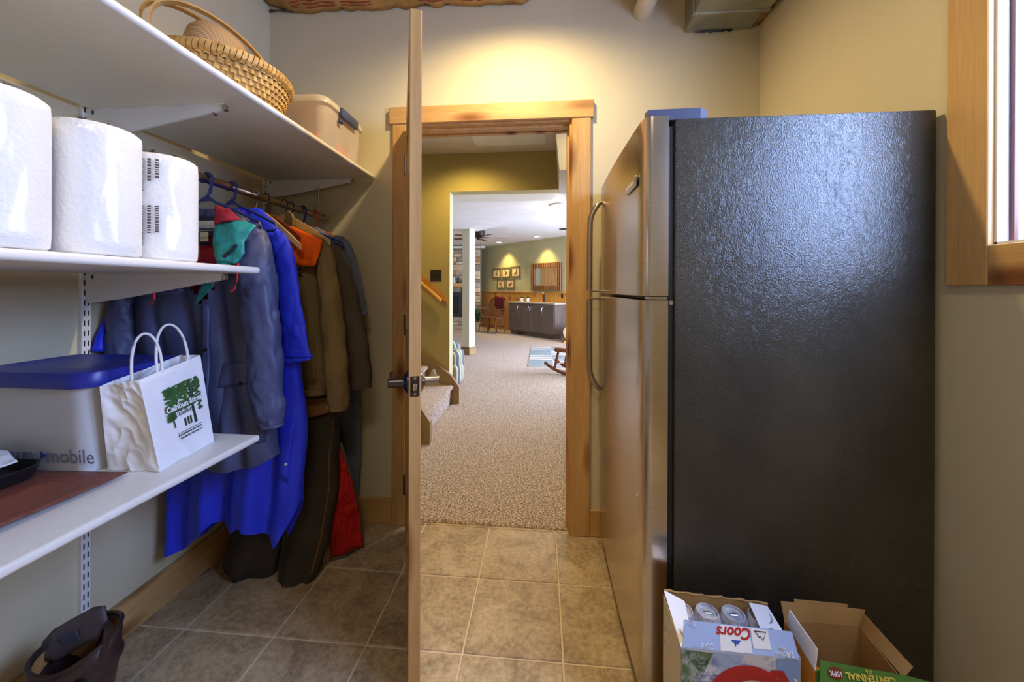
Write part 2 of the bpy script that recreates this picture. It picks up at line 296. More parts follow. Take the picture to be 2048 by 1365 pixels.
# ------------------------------------------------------------------ mesh helpers
class MB:
    def __init__(s): s.v = []; s.f = []
    def add(s, vs, fs):
        o = len(s.v); s.v += [tuple(p) for p in vs]; s.f += [tuple(i+o for i in f) for f in fs]; return s
    def box(s, x0, x1, y0, y1, z0, z1, r=0.0, seg=2, M=None):
        bm = bmesh.new(); bmesh.ops.create_cube(bm, size=1.0)
        for q in bm.verts: q.co = Vector(((x0+x1)/2+q.co.x*(x1-x0), (y0+y1)/2+q.co.y*(y1-y0), (z0+z1)/2+q.co.z*(z1-z0)))
        if r > 0: bmesh.ops.bevel(bm, geom=bm.edges[:], offset=min(r, .45*min(abs(x1-x0), abs(y1-y0), abs(z1-z0))), segments=seg, affect='EDGES', profile=0.5)
        return s.bm(bm, M)
    def bm(s, bm, M=None):
        bm.verts.index_update()
        s.add([(M @ q.co if M else q.co) for q in bm.verts], [[q.index for q in f.verts] for f in bm.faces]); bm.free(); return s
    def prism(s, pts, axis, a, b):
        def P(p, t): return {'X': (t, p[0], p[1]), 'Y': (p[0], t, p[1]), 'Z': (p[0], p[1], t)}[axis]
        n = len(pts); ar = sum(pts[i][0]*pts[(i+1) % n][1]-pts[(i+1) % n][0]*pts[i][1] for i in range(n))
        vs = [P(p, a) for p in pts]+[P(p, b) for p in pts]
        fs = [list(range(n))[::-1], list(range(n, 2*n))]+[[i, (i+1) % n, n+(i+1) % n, n+i] for i in range(n)]
        flip = (ar < 0) != (b < a)
        if axis == 'Y': flip = not flip
        if flip: fs = [f[::-1] for f in fs]
        return s.add(vs, fs)
    def rings(s, R, closed=True, caps=True, loop=False):
        n = len(R[0]); vs = [p for r in R for p in r]; fs = []
        m = len(R)
        for i in range(m if loop else m-1):
            for j in range(n if closed else n-1):
                a = i*n+j; b = i*n+(j+1) % n; c = ((i+1) % m)*n+(j+1) % n; d = ((i+1) % m)*n+j
                fs.append((a, b, c, d))
        if caps and closed and not loop: fs += [tuple(range(n))[::-1], tuple(range((m-1)*n, m*n))]
        return s.add(vs, fs)
    def tube(s, path, r, n=10, caps=True, flat=1.0, up=(0, 0, 1), loop=False):
        path = [Vector(p) for p in path]; R = []; m = len(path)
        for i, p in enumerate(path):
            if loop: t = path[(i+1) % m]-path[i-1]
            else: t = path[min(i+1, m-1)]-path[max(i-1, 0)]
            t.normalize(); u = Vector(up)
            if abs(t.dot(u)) > 0.95: u = Vector((1, 0, 0))
            a = t.cross(u).normalized(); b_ = a.cross(t).normalized()
            rr = r[i] if isinstance(r, (list, tuple)) else r
            R.append([p+a*math.cos(2*PI*k/n)*rr+b_*math.sin(2*PI*k/n)*rr*flat for k in range(n)])
        return s.rings(R, caps=caps, loop=loop)
    def lathe(s, prof, c, n=32, axis='Z', caps=True):
        R = []
        for (r, z) in prof:
            R.append([{'Z': (c[0]+r*math.cos(t), c[1]+r*math.sin(t), c[2]+z), 'X': (c[0]+z, c[1]+r*math.cos(t), c[2]+r*math.sin(t)), 'Y': (c[0]+r*math.cos(t), c[1]-z, c[2]+r*math.sin(t))}[axis] for t in (2*PI*k/n for k in range(n))])
        return s.rings(R, caps=caps)
    def grid(s, fn, nu, nv):
        vs = [fn(i/nu, j/nv) for j in range(nv+1) for i in range(nu+1)]
        return s.add(vs, [(j*(nu+1)+i, j*(nu+1)+i+1, (j+1)*(nu+1)+i+1, (j+1)*(nu+1)+i) for j in range(nv) for i in range(nu)])
    def build(s, name, mat, parent=None, smooth=35, solid=0.0, sub=0):
        me = bpy.data.meshes.new(name)
        vs = s.v
        if parent is not None:
            inv = world(parent).inverted(); vs = [tuple(inv @ Vector(p)) for p in vs]
        me.from_pydata(vs, [], s.f); me.update()
        if smooth:
            for p in me.polygons: p.use_smooth = True
            if smooth < 180: me.set_sharp_from_angle(angle=math.radians(smooth))
        o = bpy.data.objects.new(name, me); C.objects.link(o)
        me.materials.append(MT[mat] if isinstance(mat, str) else mat)
        if parent is not None: o.parent = parent
        if solid:
            q = o.modifiers.new('thickness', 'SOLIDIFY'); q.thickness = solid; q.offset = 0
        if sub:
            q = o.modifiers.new('smooth', 'SUBSURF'); q.levels = sub; q.render_levels = sub
        return o
WM = {}
def world(o):
    if o.name in WM: return WM[o.name]
    if o.parent is not None: return world(o.parent) @ o.matrix_basis
    return o.matrix_basis.copy()
def thing(name, label, cat, loc=(0, 0, 0), rz=0.0, group=None):
    o = bpy.data.objects.new(name, None); C.objects.link(o); o.empty_display_size = 0.05
    o.location = loc; o.rotation_euler = (0, 0, rz); o['label'] = label; o['category'] = cat
    if group: o['group'] = group
    WM[o.name] = Matrix.Translation(loc) @ Matrix.Rotation(rz, 4, 'Z')
    return o
def tag(o, label, cat, group=None):
    o['label'] = label; o['category'] = cat
    if group: o['group'] = group
    return o
def struct(o, label=None):
    o['kind'] = 'structure'
    if label: o['label'] = label
    return o
def text(name, body, mat, parent, M, size=0.05, shear=0.0, bold=0.0, extr=0.0003):
    c = bpy.data.curves.new(name, 'FONT'); c.body = body; c.size = size; c.shear = shear; c.offset = bold; c.extrude = extr
    c.align_x = 'CENTER'; c.align_y = 'CENTER'; c.resolution_u = 3
    o = bpy.data.objects.new(name, c); C.objects.link(o)
    dg = bpy.context.evaluated_depsgraph_get(); me = bpy.data.meshes.new_from_object(o.evaluated_get(dg))
    bpy.data.objects.remove(o); bpy.data.curves.remove(c)
    me.transform(world(parent).inverted() @ M if parent is not None else M)
    me.materials.clear(); me.materials.append(MT[mat]); me.name = name
    o = bpy.data.objects.new(name, me); C.objects.link(o)
    if parent is not None: o.parent = parent
    return o
def frame(o, x, y):   # matrix with text x axis, y axis (up) at origin o
    x = Vector(x).normalized(); y = Vector(y); y = (y-x*y.dot(x)).normalized(); z = x.cross(y)
    M = Matrix.Identity(4)
    for i in range(3): M[i][0] = x[i]; M[i][1] = y[i]; M[i][2] = z[i]; M[i][3] = o[i]
    return M
def lerp(a, b, t): return a+(b-a)*t
def interp(rows, z, k):
    for a, b in zip(rows, rows[1:]):
        if (a[0]-z)*(b[0]-z) <= 0 and a[0] != b[0]:
            t = (z-a[0])/(b[0]-a[0]); t = t*t*(3-2*t)*0.5+t*0.5
            return lerp(a[k], b[k], t)
    return rows[-1][k] if abs(z-rows[-1][0]) < abs(z-rows[0][0]) else rows[0][k]
def fbm(p, s, seed): return noise.fractal(Vector((p[0]*s+seed, p[1]*s+seed*1.7, p[2]*s-seed)), 1.0, 2.0, 3)

# ================================================================== STRUCTURE: storeroom
XL, XR, YB, YR, ZC = -1.446, 1.029, 1.911, -1.60, 2.76
fl = struct(MB().box(XL-.12, XR+.22, YR-.1, YB+.03, -.08, -.004).build('floor', 'grout'), 'beige ceramic tile floor with pale grout lines')
TX, TY, TS, G = -.259, 1.583, .3332, .0035
tile_mesh = None
for i in range(-4, 5):
    for j in range(-6, 2):
        x0, x1 = max(TX+i*TS+G, XL), min(TX+(i+1)*TS-G, XR); y0, y1 = max(TY+j*TS+G, YR), min(TY+(j+1)*TS-G, YB+.025)
        if x1-x0 < .01 or y1-y0 < .01: continue
        full = (x1-x0) > TS-2*G-1e-6 and (y1-y0) > TS-2*G-1e-6
        if full and tile_mesh:
            o = bpy.data.objects.new('tile', tile_mesh); C.objects.link(o)
        else:
            o = MB().box(-(x1-x0)/2, (x1-x0)/2, -(y1-y0)/2, (y1-y0)/2, -.012, 0, .002, 1).build('tile', 'tile')
            if full: tile_mesh = o.data
        o.parent = fl; o.location = ((x0+x1)/2, (y0+y1)/2, random.Random(i*31+j).uniform(-.0006, .0004))
struct(MB().box(XL-.12, XL, YR-.1, YB+.12, -.08, ZC+.1).build('wall_left', 'wall'), 'beige painted storeroom wall behind the shelves')
OL, OR, OT = -.700, .137, 2.048          # clear door opening
struct(MB().box(XL-.12, OL-.012, YB, YB+.115, -.08, ZC+.1).box(OR+.012, 1.45, YB, YB+.115, -.08, ZC+.1).box(OL-.012, OR+.012, YB, YB+.115, OT+.012, ZC+.1).build('wall_back', 'wall'), 'beige painted wall around the doorway')
WY0, WY1, WZ0, WZ1 = .085, .963, 1.318, 2.22
struct(MB().box(XR, XR+.2, YR-.1, WY0, -.08, ZC+.1).box(XR, XR+.2, WY1, YB, -.08, ZC+.1).box(XR, XR+.2, WY0, WY1, -.08, WZ0).box(XR, XR+.2, WY0, WY1, WZ1, ZC+.1).build('wall_right', 'wall'), 'beige painted wall with the window, beside the refrigerator')
struct(MB().box(XL-.12, XR+.2, YR-.1, YR, -.08, ZC+.1).build('wall_rear', 'wall'))
struct(MB().box(XL-.12, XR+.2, YR-.1, YB+.115, ZC, ZC+.1).build('ceiling', 'kraft'))
# window in the right wall
w1 = struct(thing('window_1', 'wood cased window in the beige wall beside the refrigerator', 'window', (XR, .52, 1.77))); del w1['category']
cs = .018
for nm, bx, mt in (('side_casing', (XR-cs, XR, WY1, WY1+.09, WZ0-.092, WZ1+.09), 'alderZ'), ('side_casing', (XR-cs, XR, WY0-.09, WY0, WZ0-.092, WZ1+.09), 'alderZ'),
                   ('bottom_casing', (XR-cs, XR, WY0, WY1, WZ0-.092, WZ0), 'alderY'), ('head_casing', (XR-cs, XR, WY0, WY1, WZ1, WZ1+.09), 'alderY')):
    MB().box(*bx, .002, 1).build(nm, mt, w1)
for ya, yb in ((WY1-.006, WY1+.004), (WY0-.004, WY0+.006)):
    MB().box(XR-.004, XR+.020, ya, yb, WZ0, WZ1).build('jamb_liner', 'white', w1)
    MB().box(XR+.028, XR+.20, ya, yb, WZ0, WZ1).build('jamb', 'birchZ', w1)
MB().box(XR+.020, XR+.028, WY1-.016, WY1+.004, WZ0, WZ1).build('stop_strip', 'brownwoodZ', w1)
MB().box(XR+.020, XR+.028, WY0-.004, WY0+.016, WZ0, WZ1).build('stop_strip', 'brownwoodZ', w1)
MB().box(XR-.004, XR+.20, WY0, WY1, WZ0-.004, WZ0+.006).build('sill', 'birchY', w1)
MB().box(XR-.004, XR+.20, WY0, WY1, WZ1-.006, WZ1+.004).build('head_jamb', 'birchY', w1)
MB().box(XR+.185, XR+.19, WY0, .50, WZ0, WZ1).build('pane', 'glass', w1)
MB().box(XR+.185, XR+.19, .55, WY1, WZ0, WZ1).build('pane', 'glass', w1)
MB().box(XR+.150, XR+.20, .495, .555, WZ0, WZ1, .004, 1).build('mullion', 'birchZ', w1)
# door casing and jambs
k = .020
struct(MB().box(-.762, OL+.008, YB-k, YB, 0, 2.054, .003, 1).build('trim_1', 'alderZ'), 'knotty alder casing board on the latchless side of the doorway')
struct(MB().box(OR+.009, .238, YB-k, YB, 0, 2.054, .003, 1).build('trim_2', 'alderZ'), 'knotty alder casing board beside the refrigerator handles')
struct(MB().box(-.780, .2514, YB-.024, YB, 2.054, 2.141, .003, 1).build('trim_3', 'alderX'), 'knotty alder head casing across the top of the doorway')
jm = MB().box(OL-.012, OL, YB, YB+.115, 0, OT).box(OR, OR+.012, YB, YB+.115, 0, OT).box(OL-.012, OR+.012, YB, YB+.115, OT, OT+.012)
struct(jm.build('trim_4', 'alderZ'), 'alder door jamb lining the doorway')
st = MB().box(OL, OL+.011, YB+.04, YB+.075, 0, OT).box(OR-.011, OR, YB+.04, YB+.075, 0, OT).box(OL+.011, OR-.011, YB+.04, YB+.075, OT-.011, OT)
struct(st.build('trim_5', 'alderZ'), 'alder door stop strip inside the jamb')
hc = MB().box(OL-.09, OL+.006, YB+.115, YB+.133, 0, OT).box(OR-.006, OR+.09, YB+.115, YB+.133, 0, OT).box(OL-.11, OR+.11, YB+.115, YB+.137, OT-.006, OT+.085)
struct(hc.build('trim_6', 'alderZ'), 'alder casing on the hall side of the doorway')
sp = thing('strike_plate', 'small dark strike plate on the door jamb', 'strike plate', (OR, YB+.022, .92))
MB().box(OR-.002, OR+.001, YB+.008, YB+.036, .89, .95, .0008, 1).build('plate', 'oil_bronze', sp)
MB().box(OR-.0025, OR-.001, YB+.015, YB+.030, .905, .935).build('bolt_hole', 'black', sp)
for nm, bx in (('baseboard_left', (XL, XL+.016, YR, YB-.016, 0, .132)), ):
    struct(MB().box(*bx, .003, 1).build(nm, 'alderY'), 'alder baseboard below the shelves')
struct(MB().box(XL, -.762, YB-.016, YB, 0, .132, .003, 1).build('baseboard_back', 'alderX'), 'alder baseboard between the corner and the doorway')
struct(MB().box(.238, XR, YB-.016, YB, 0, .132, .003, 1).build('baseboard_back', 'alderX'), 'alder baseboard behind the refrigerator')
struct(MB().box(XR-.016, XR, YR, YB-.016, 0, .132, .003, 1).build('baseboard_right', 'alderY'))

# door leaf, standing open, seen edge-on
HX, HY = -.668, 1.878; EX, EY = -.372, 1.098
LL = math.hypot(EX-HX, EY-HY); rz = math.atan2(EY-HY, EX-HX)
dr = thing('door_1', 'knotty wooden door standing open, its latch edge towards the room', 'door', (HX, HY, 0), rz); dr['kind'] = 'structure'; del dr['category']
DM = WM[dr.name]
def dbox(x0, x1, y0, y1, z0, z1, r=.002): return MB().box(x0, x1, y0, y1, z0, z1, r, 1, DM)
T = .0175; Z0, Z1 = .012, 2.04
dbox(LL-.115, LL, -T, T, Z0, Z1).build('stile', 'doorwoodZ', dr); dbox(0, .115, -T, T, Z0, Z1).build('stile', 'doorwoodZ', dr)
for za, zb in ((Z0, .24), (.86, 1.02), (1.92, Z1)): dbox(.115, LL-.115, -T, T, za, zb).build('rail', 'doorwoodX', dr)
for za, zb in ((.24, .86), (1.02, 1.92)): dbox(.115, LL-.115, -.008, .008, za, zb).build('panel', 'doorwoodZ', dr)
lz, lx = .925, LL-.062
for s in (1, -1):
    lv = MB()
    R = []
    for (r, y) in ((.034, T), (.034, T+.004), (.026, T+.010), (.016, T+.014), (.0145, T+.016), (.0145, T+.058), (.012, T+.061)):
        R.append([DM @ Vector((lx+r*math.cos(2*PI*q/24), s*y, lz+r*math.sin(2*PI*q/24))) for q in range(24)])
    lv.rings(R); h = lv.build('lever_handle', 'dark_nickel' if s < 0 else 'nickel', dr)
    MB().tube([DM @ Vector((lx-q*.021, s*(T+.050-.003*math.sin(q*.7)), lz+.002*math.sin(q)+.010*(q/5)**2)) for q in range(6)], [.0125, .011, .010, .0095, .009, .007], 12).build('lever', 'nickel', h)
lp = dbox(LL-.0005, LL+.0018, -.0130, .0130, lz-.030, lz+.030, .0008).build('latch_plate', 'oil_bronze', dr)
MB().box(LL, LL+.009, -.0065, .0065, lz-.012, lz+.010, .003, 2, DM).build('latch_bolt', 'chrome', lp)
for zz in (-.023, .023): MB().box(LL+.001, LL+.003, -.004, .004, lz+zz-.004, lz+zz+.004, .002, 2, DM).build('screw', 'nickel', lp)
for zz in (.22, 1.03, 1.84): MB().tube([DM @ Vector((-.006, -.020, zz-.05)), DM @ Vector((-.006, -.020, zz+.05))], .006, 10).build('hinge', 'dark_nickel', dr)

# insulation, pipe and duct overhead
def batt(u, v):
    x = lerp(XL+.004, .10, u); y = lerp(YR+.02, YB-.006, v); a = min(u, 1-u)*9
    z = 2.669-.024*u+.055*(1-min(1, a))+.018*fbm((x, y, 0), 3.0, 4)+.010*fbm((x, y, 1), 11, 7)
    if v > .985: z += .008*fbm((x, 0, 2), 16, 3)
    if u > .86: z += .5*(u-.86)
    return (x, y, z)
ib = thing('insulation_batt', 'crumpled kraft paper faced insulation overhead along the corner', 'insulation', (-.7, .2, 2.67))
MB().grid(batt, 60, 110).build('kraft_facing', 'kraft', ib, 180, solid=.004)
def wool(u, v):
    x = lerp(XL+.01, .08, u); t = v*PI
    return (x, YB-.010-.012*abs(math.sin(t*3+u*40)), 2.672-.022*u+.010*v+.010*fbm((x, v, 0), 30, 2)+(.5*(u-.86) if u > .86 else 0))
MB().grid(wool, 120, 3).build('ragged_edge', plain('grey_wool', srgb(92, 80, 66), 0.95, c2=srgb(50, 46, 42), nscale=40), ib, 180, solid=.006)
for q, (xa, xb) in enumerate(((-1.28, -1.05), (-1.02, -.86), (-.62, -.30))):
    for rr in range(3):
        MB().grid(lambda u, v: (lerp(xa, xb, u), 1.868-rr*.018-.009*v, batt((lerp(xa, xb, u)-XL-.004)/(.10-XL-.004), (1.868-rr*.018-.009*v-YR-.02)/(YB-.006-YR-.02))[2]-.0035), 12, 1).build('printed_line', 'kraft_print', ib, 180)
pp = tag(MB().lathe([(.046, 0), (.046, .02), (.044, .025), (.044, 3.3)], (.487, YB-.001, 2.566), 28, 'Y').build('drain_pipe', 'pvc'), 'white plastic pipe leaving the wall overhead', 'pipe')
du = thing('air_duct', 'galvanised rectangular air duct overhead by the corner', 'duct', (.83, 1.5, 2.45))
MB().box(.684, .982, 1.775, YB-.002, 2.452, 2.75, .002, 1).build('duct_section', 'galv', du)
MB().box(.676, .990, -1.4, 1.770, 2.444, 2.75, .002, 1).build('duct_section', 'galv', du)
MB().box(.670, .996, 1.762, 1.782, 2.438, 2.75, .004, 1).build('seam_flange', 'galv', du)
MB().tube([(lerp(.73, .90, q/12), YB-.008, 2.449+.003*math.sin(q*2.1)) for q in range(13)], [.004+.002*math.sin(q*3) for q in range(13)], 6).build('sealant', 'black', du)
tag(MB().grid(lambda u, v: (lerp(.990, XR-.002, u), lerp(1.80, YB-.004, v), 2.46+.02*u+.012*fbm((u*2, v*2, 0), 2, 9)), 8, 8).build('insulation_scrap', 'kraft', None, 180, solid=.004), 'small kraft insulation scrap between duct and corner', 'insulation')

# ================================================================== SHELVES
XS = -.855; XB = -1.416
def shelf(name, label, z1, y0, y1):
    o = MB().box(XB, XS, y0, y1, z1-.020, z1, .008, 4).build(name, 'melamine'); return tag(o, label, 'shelf', None)
ZT, ZM, ZL = 1.795, 1.278, .7665
shelf('wall_shelf', 'long white top shelf carrying the wicker basket', ZT, -1.2, YB-.006)
shelf('wall_shelf', 'white middle shelf carrying the paper towel rolls', ZM, -1.2, 1.0955)
shelf('wall_shelf', 'white lower shelf carrying the paper bag and blue-lidded tote', ZL, -1.2, 1.0955)
def standard(y, label):
    t = thing('shelf_standard', label, 'shelf standard', (XL, y, .15))
    MB().box(XL, XL+.013, y-.0125, y+.0125, .14, 2.2, .001, 1).build('channel', 'white_metal', t)
    s = MB()
    z = .165
    while z < 2.18:
        for dy in (-.0055, .0055): s.box(XL+.0125, XL+.0136, y+dy-.0017, y+dy+.0017, z, z+.017)
        z += .032
    q = s.build('slots', 'slot', t, 0); q['kind'] = 'stuff'
    for zz in (.158, .95, 2.0): MB().lathe([(.005, 0), (.003, .003)], (XL+.013, y, zz), 10, 'X').build('screw', 'slot', t)
YS1, YS2 = 1.083, 1.872
standard(YS1, 'white slotted shelf standard beside the boot'); standard(YS2, 'white slotted shelf standard in the room corner')
def bracket(y, ztop, label, L=.47):
    t = thing('shelf_bracket', label, 'bracket', (XL+.014, y, ztop-.09))
    x0 = XL+.0138; pts = [(x0, ztop), (x0+L, ztop), (x0+L, ztop-.018), (x0+.13, ztop-.078), (x0, ztop-.094)]
    MB().prism(pts, 'Y', y-.0035, y+.0035).build('plate', 'white_metal', t)
    MB().box(x0+.01, x0+L, y-.009, y+.009, ztop-.0035, ztop-.0005).build('flange', 'white_metal', t)
    MB().box(x0+L-.006, x0+L+.004, y-.008, y+.008, ztop-.020, ztop-.002, .002, 1).build('end_hook', 'chrome', t)
    MB().lathe([(.004, -.006), (.004, .006)], (x0+L-.035, y, ztop-.029), 8, 'Y').build('set_screw', 'chrome', t)
    MB().box(x0+.022, x0+.028, y-.0048, y-.003, ztop-.016, ztop-.004).build('notch', 'slot', t)
bracket(YS1, ZT-.020, 'tapered white bracket under the top shelf above the towel rolls')
bracket(YS2, ZT-.020, 'tapered white bracket under the top shelf in the corner')
bracket(YS1, ZM-.020, 'tapered white bracket under the middle shelf')
bracket(YS1, ZL-.020, 'tapered white bracket under the lower shelf')
XRD, ZR = -1.121, 1.580
rod = thing('closet_rod', 'metal closet rod under the top shelf holding the hangers', 'rod', (XRD, 1.4, ZR))
MB().lathe([(.0145, 0), (.0145, 2.4)], (XRD, 1.878, ZR), 20, 'Y').build('tube', 'rodmetal', rod)
MB().lathe([(.017, 0), (.017, .012), (.0145, .016)], (XRD, 1.884, ZR), 20, 'Y').build('end_cap', 'chrome', rod)
for yy in (1.16, 1.33): MB().box(XRD-.30, XRD-.29, yy-.004, yy+.004, ZR-.01, ZR+.0).build('clip', 'slot', rod)
MB().tube([(XRD, YS2-.01, ZR-.017), (XRD-.02, YS2-.01, ZR+.03), (XRD-.02, YS2-.01, ZT-.06)], .004, 8).build('hanger_strap', 'chrome', rod)

# ================================================================== REFRIGERATOR
FX, FY0, FY1, FZ = .278, 1.078, 1.872, 1.682
fr = thing('refrigerator', 'stainless steel top-freezer refrigerator with black grained side', 'refrigerator', (.65, 1.47, 0))
MB().box(.362, 1.015, FY0, FY1, .03, FZ, .006, 2).build('body', 'fridge_black', fr)
MB().box(.346, .364, FY0+.008, FY1-.008, .06, FZ-.015, .004, 1).build('door_gasket', 'black', fr)
SPL = 1.190
def fdoor(z0, z1):
    # bowed, round-cornered stainless door
    pts = [(.345, FY0), (.305, FY0)]
    for q in range(1, 8):
        a = q/8*PI/2; pts.append((.305-.024*math.sin(a), FY0+.030*(1-math.cos(a))))
    for q in range(17):
        t = q/16; pts.append((.279-.006*math.sin(PI*t), lerp(FY0+.034, FY1-.034, t)))
    for q in range(1, 8):
        a = PI/2-q/8*PI/2; pts.append((.305-.024*math.sin(a), FY1-.030*(1-math.cos(a))))
    pts += [(.305, FY1), (.345, FY1)]
    return MB().prism(pts, 'Z', z0, z1)
fz = fdoor(SPL+.006, FZ+.008).build('freezer_door', 'stainless', fr, 25)
fd = fdoor(.085, SPL-.006).build('fresh_food_door', 'stainless', fr, 25)
def fhandle(door, zs, zo):
    # bar standing off the door, pointed where it runs into the skin; zs = straight end, zo = far tip
    d = 1 if zo > zs else -1; y = FY1-.052
    P = [(.274, y+.004, zo)]
    for q in range(1, 9):
        t = q/8; P.append((lerp(.272, .226, math.sin(t*PI/2)), y, zo-d*.105*t**1.15))
    P += [(.224, y, lerp(zo-d*.105, zs, t)) for t in (.35, .7, 1.0)]
    MB().tube(P, [.009]+[.0125]*(len(P)-1), 14, flat=1.2, up=(0, 1, 0)).build('handle', 'nickel', door)
    MB().box(.222, .285, y-.010, y+.010, zs-.010 if d > 0 else zs, zs if d > 0 else zs+.010, .003, 1).build('handle_foot', 'nickel', door)
fhandle(fz, SPL+.020, 1.622); fhandle(fd, SPL-.024, .742)
bd = MB().box(.2685, .2755, 1.135, 1.255, 1.515, 1.545, .002, 1).build('badge', 'chrome', fz)
for q in range(5): MB().box(.2675, .2690, 1.152+q*.020, 1.163+q*.020, 1.524, 1.536).build('badge_letter', 'white', bd)
MB().prism([(.292, FY0+.006), (.43, FY0+.004), (.452, FY0+.02), (.452, FY0+.075), (.30, FY0+.06), (.288, FY0+.03)], 'Z', FZ-.002, FZ+.028).build('hinge_cover', plain('hinge_cover', srgb(70, 74, 92), 0.4), fr)
MB().box(.296, .372, FY0+.012, FY0+.05, SPL-.005, SPL+.005, .002, 1).build('centre_hinge', 'chrome', fr)
MB().lathe([(.006, 0), (.006, .004)], (.352, FY0+.001, SPL-.012), 10, 'Y').build('hinge_screw', 'chrome', fr)
MB().box(.34, .37, FY0+.02, FY1-.02, .03, .085, .004, 1).build('toe_grille', 'black', fr)
for yy in (FY0+.06, FY1-.06):
    for xx in (.42, .96): MB().lathe([(.02, 0), (.02, .032)], (xx, yy, 0), 12, 'Z').build('levelling_foot', 'black', fr)
MB().lathe([(.004, 0), (.004, .002)], (.2755, FY0+.05, .62), 10, 'X').build('door_dimple', 'white', fd)

# ================================================================== HALL AND LIVING ROOM
cf = struct(MB().box(-4.2, 3.6, YB+.03, 13.2, -.08, -.001).build('floor_carpet', 'carpet'), 'speckled beige carpet of the hall and living room')
cw = MB().grid(lambda u, v: (lerp(OL+.002, OR-.002, u), YB+.024+.016*v+.003*math.sin(u*60), .001+.010*math.sin(min(1, v*1.0)*PI/2)+.0015*fbm((u*30, v, 0), 2, 1)), 90, 4)
struct(cw.build('trim_7', 'carpet', None, 180), 'tucked carpet edge at the doorway')
YH = 4.0; HZ = 2.655
struct(MB().box(-4.2, -.980, YH, YH+.15, 0, HZ).build('wall_hall', 'olive'), 'olive painted stair wall beyond the doorway')
struct(MB().box(-.980, 1.6, YH, YH+.15, 2.25, HZ).build('wall_hall', 'olive'), 'olive painted wall above the wide opening to the living room')
struct(MB().box(-.98, 1.6, YH+.15, YH+.50, 2.25, 2.60).build('trim_8', 'cream'), 'cream soffit of the wide opening')
struct(MB().box(-.984, -.979, YH, YH+.15, 0, 2.25).build('trim_9', 'sage'), 'pale end face of the stair wall')
struct(MB().box(-4.2, 1.6, YB+.115, YH+.15, HZ, HZ+.1).build('ceiling_hall', 'hall_ceiling'))
struct(MB().box(-.66, .03, 3.05, 3.80, HZ-.004, HZ+.001).build('trim_10', 'cream'), 'pale access panel in the hall ceiling')
struct(MB().box(1.5, 1.6, YB+.115, YH+.5, 0, HZ).build('wall_hall_right', 'olive'))
struct(MB().box(-4.2, -.95, 2.70, 2.82, 0, HZ).build('wall_hall_stair', 'olive'))
hb = MB().add([(.10, 3.2, HZ), (.145, 3.2, 2.205), (.60, 3.2, 2.205), (.60, 3.2, HZ), (.175, YH, HZ), (.175, YH, 2.205), (.60, YH, 2.205), (.60, YH, HZ)], [(0, 1, 2, 3), (4, 7, 6, 5), (0, 4, 5, 1), (1, 5, 6, 2), (3, 2, 6, 7), (0, 3, 7, 4)])
struct(hb.build('trim_11', 'hall_ceiling', None, 0), 'boxed-in bulkhead hanging from the hall ceiling')
sw = thing('switch_plate', 'dark bronze double switch plate on the olive wall', 'switch plate', (-1.126, YH, 1.35))
MB().box(-1.186, -1.066, YH-.006, YH, 1.292, 1.415, .002, 1).build('plate', 'oil_bronze', sw)
for xx in (-1.152, -1.100): MB().box(xx-.007, xx+.007, YH-.014, YH-.005, 1.34, 1.366, .002, 1).build('toggle', 'black', sw)
hr = thing('stair_handrail', 'wooden stair handrail on a backing board on the olive wall', 'handrail', (-1.02, YH-.05, 1.1))
dz = (1.328-1.113)/(-1.27+1.023)
def along(x0, z0, L): return [(x0-q*L/6, z0-dz*(q*L/6)*1.0) for q in range(7)]
def railpath(y, x0, z0, L=1.6): return [(x0-q*L/6, y, z0-dz*q*L/6) for q in range(7)]
MB().tube(railpath(YH-.075, -1.055, 1.085), .024, 14, flat=1.25, up=(0, 1, 0)).build('rail', 'pineX', hr)
bbd = [(-1.00, 1.118), (-1.00-1.6, 1.118-dz*1.6), (-1.00-1.6, 1.05-dz*1.6), (-1.00, 1.05)]
MB().prism(bbd, 'Y', YH-.022, YH-.001).build('backing_board', 'pineX', hr)
for q in (.25, 1.2): MB().tube([(-1.055-q, YH-.02, 1.04-dz*q), (-1.055-q, YH-.07, 1.03-dz*q), (-1.055-q, YH-.075, 1.07-dz*q)], .007, 8).build('bracket', 'oil_bronze', hr)
# carpeted stairs rising to the left
sc = thing('staircase', 'carpeted stairs rising behind the open door', 'stairs', (-1.2, 3.4, 0))
for q in range(7):
    x1 = -.955-q*.265; z = .20*(q+1)
    pts = [(x1+.0, 0), (x1+.012, z-.045), (x1+.036, z-.03), (x1+.038, z-.012), (x1+.022, z), (x1-.29, z), (x1-.29, 0)]
    MB().prism(pts, 'Y', 2.965, 3.945).build('carpeted_step', 'carpet', sc, 50)
sl = .20/.265
for ya, yb in ((2.90, 2.960), (3.952, 3.998)):
    pts = [(-.862, 0), (-.862, .175), (-.955, .175+.093*sl+.06), (-2.8, .175+.06+1.938*sl), (-2.8, 0)]
    MB().prism(pts, 'Y', ya, yb).build('stringer', 'trimtan', sc)
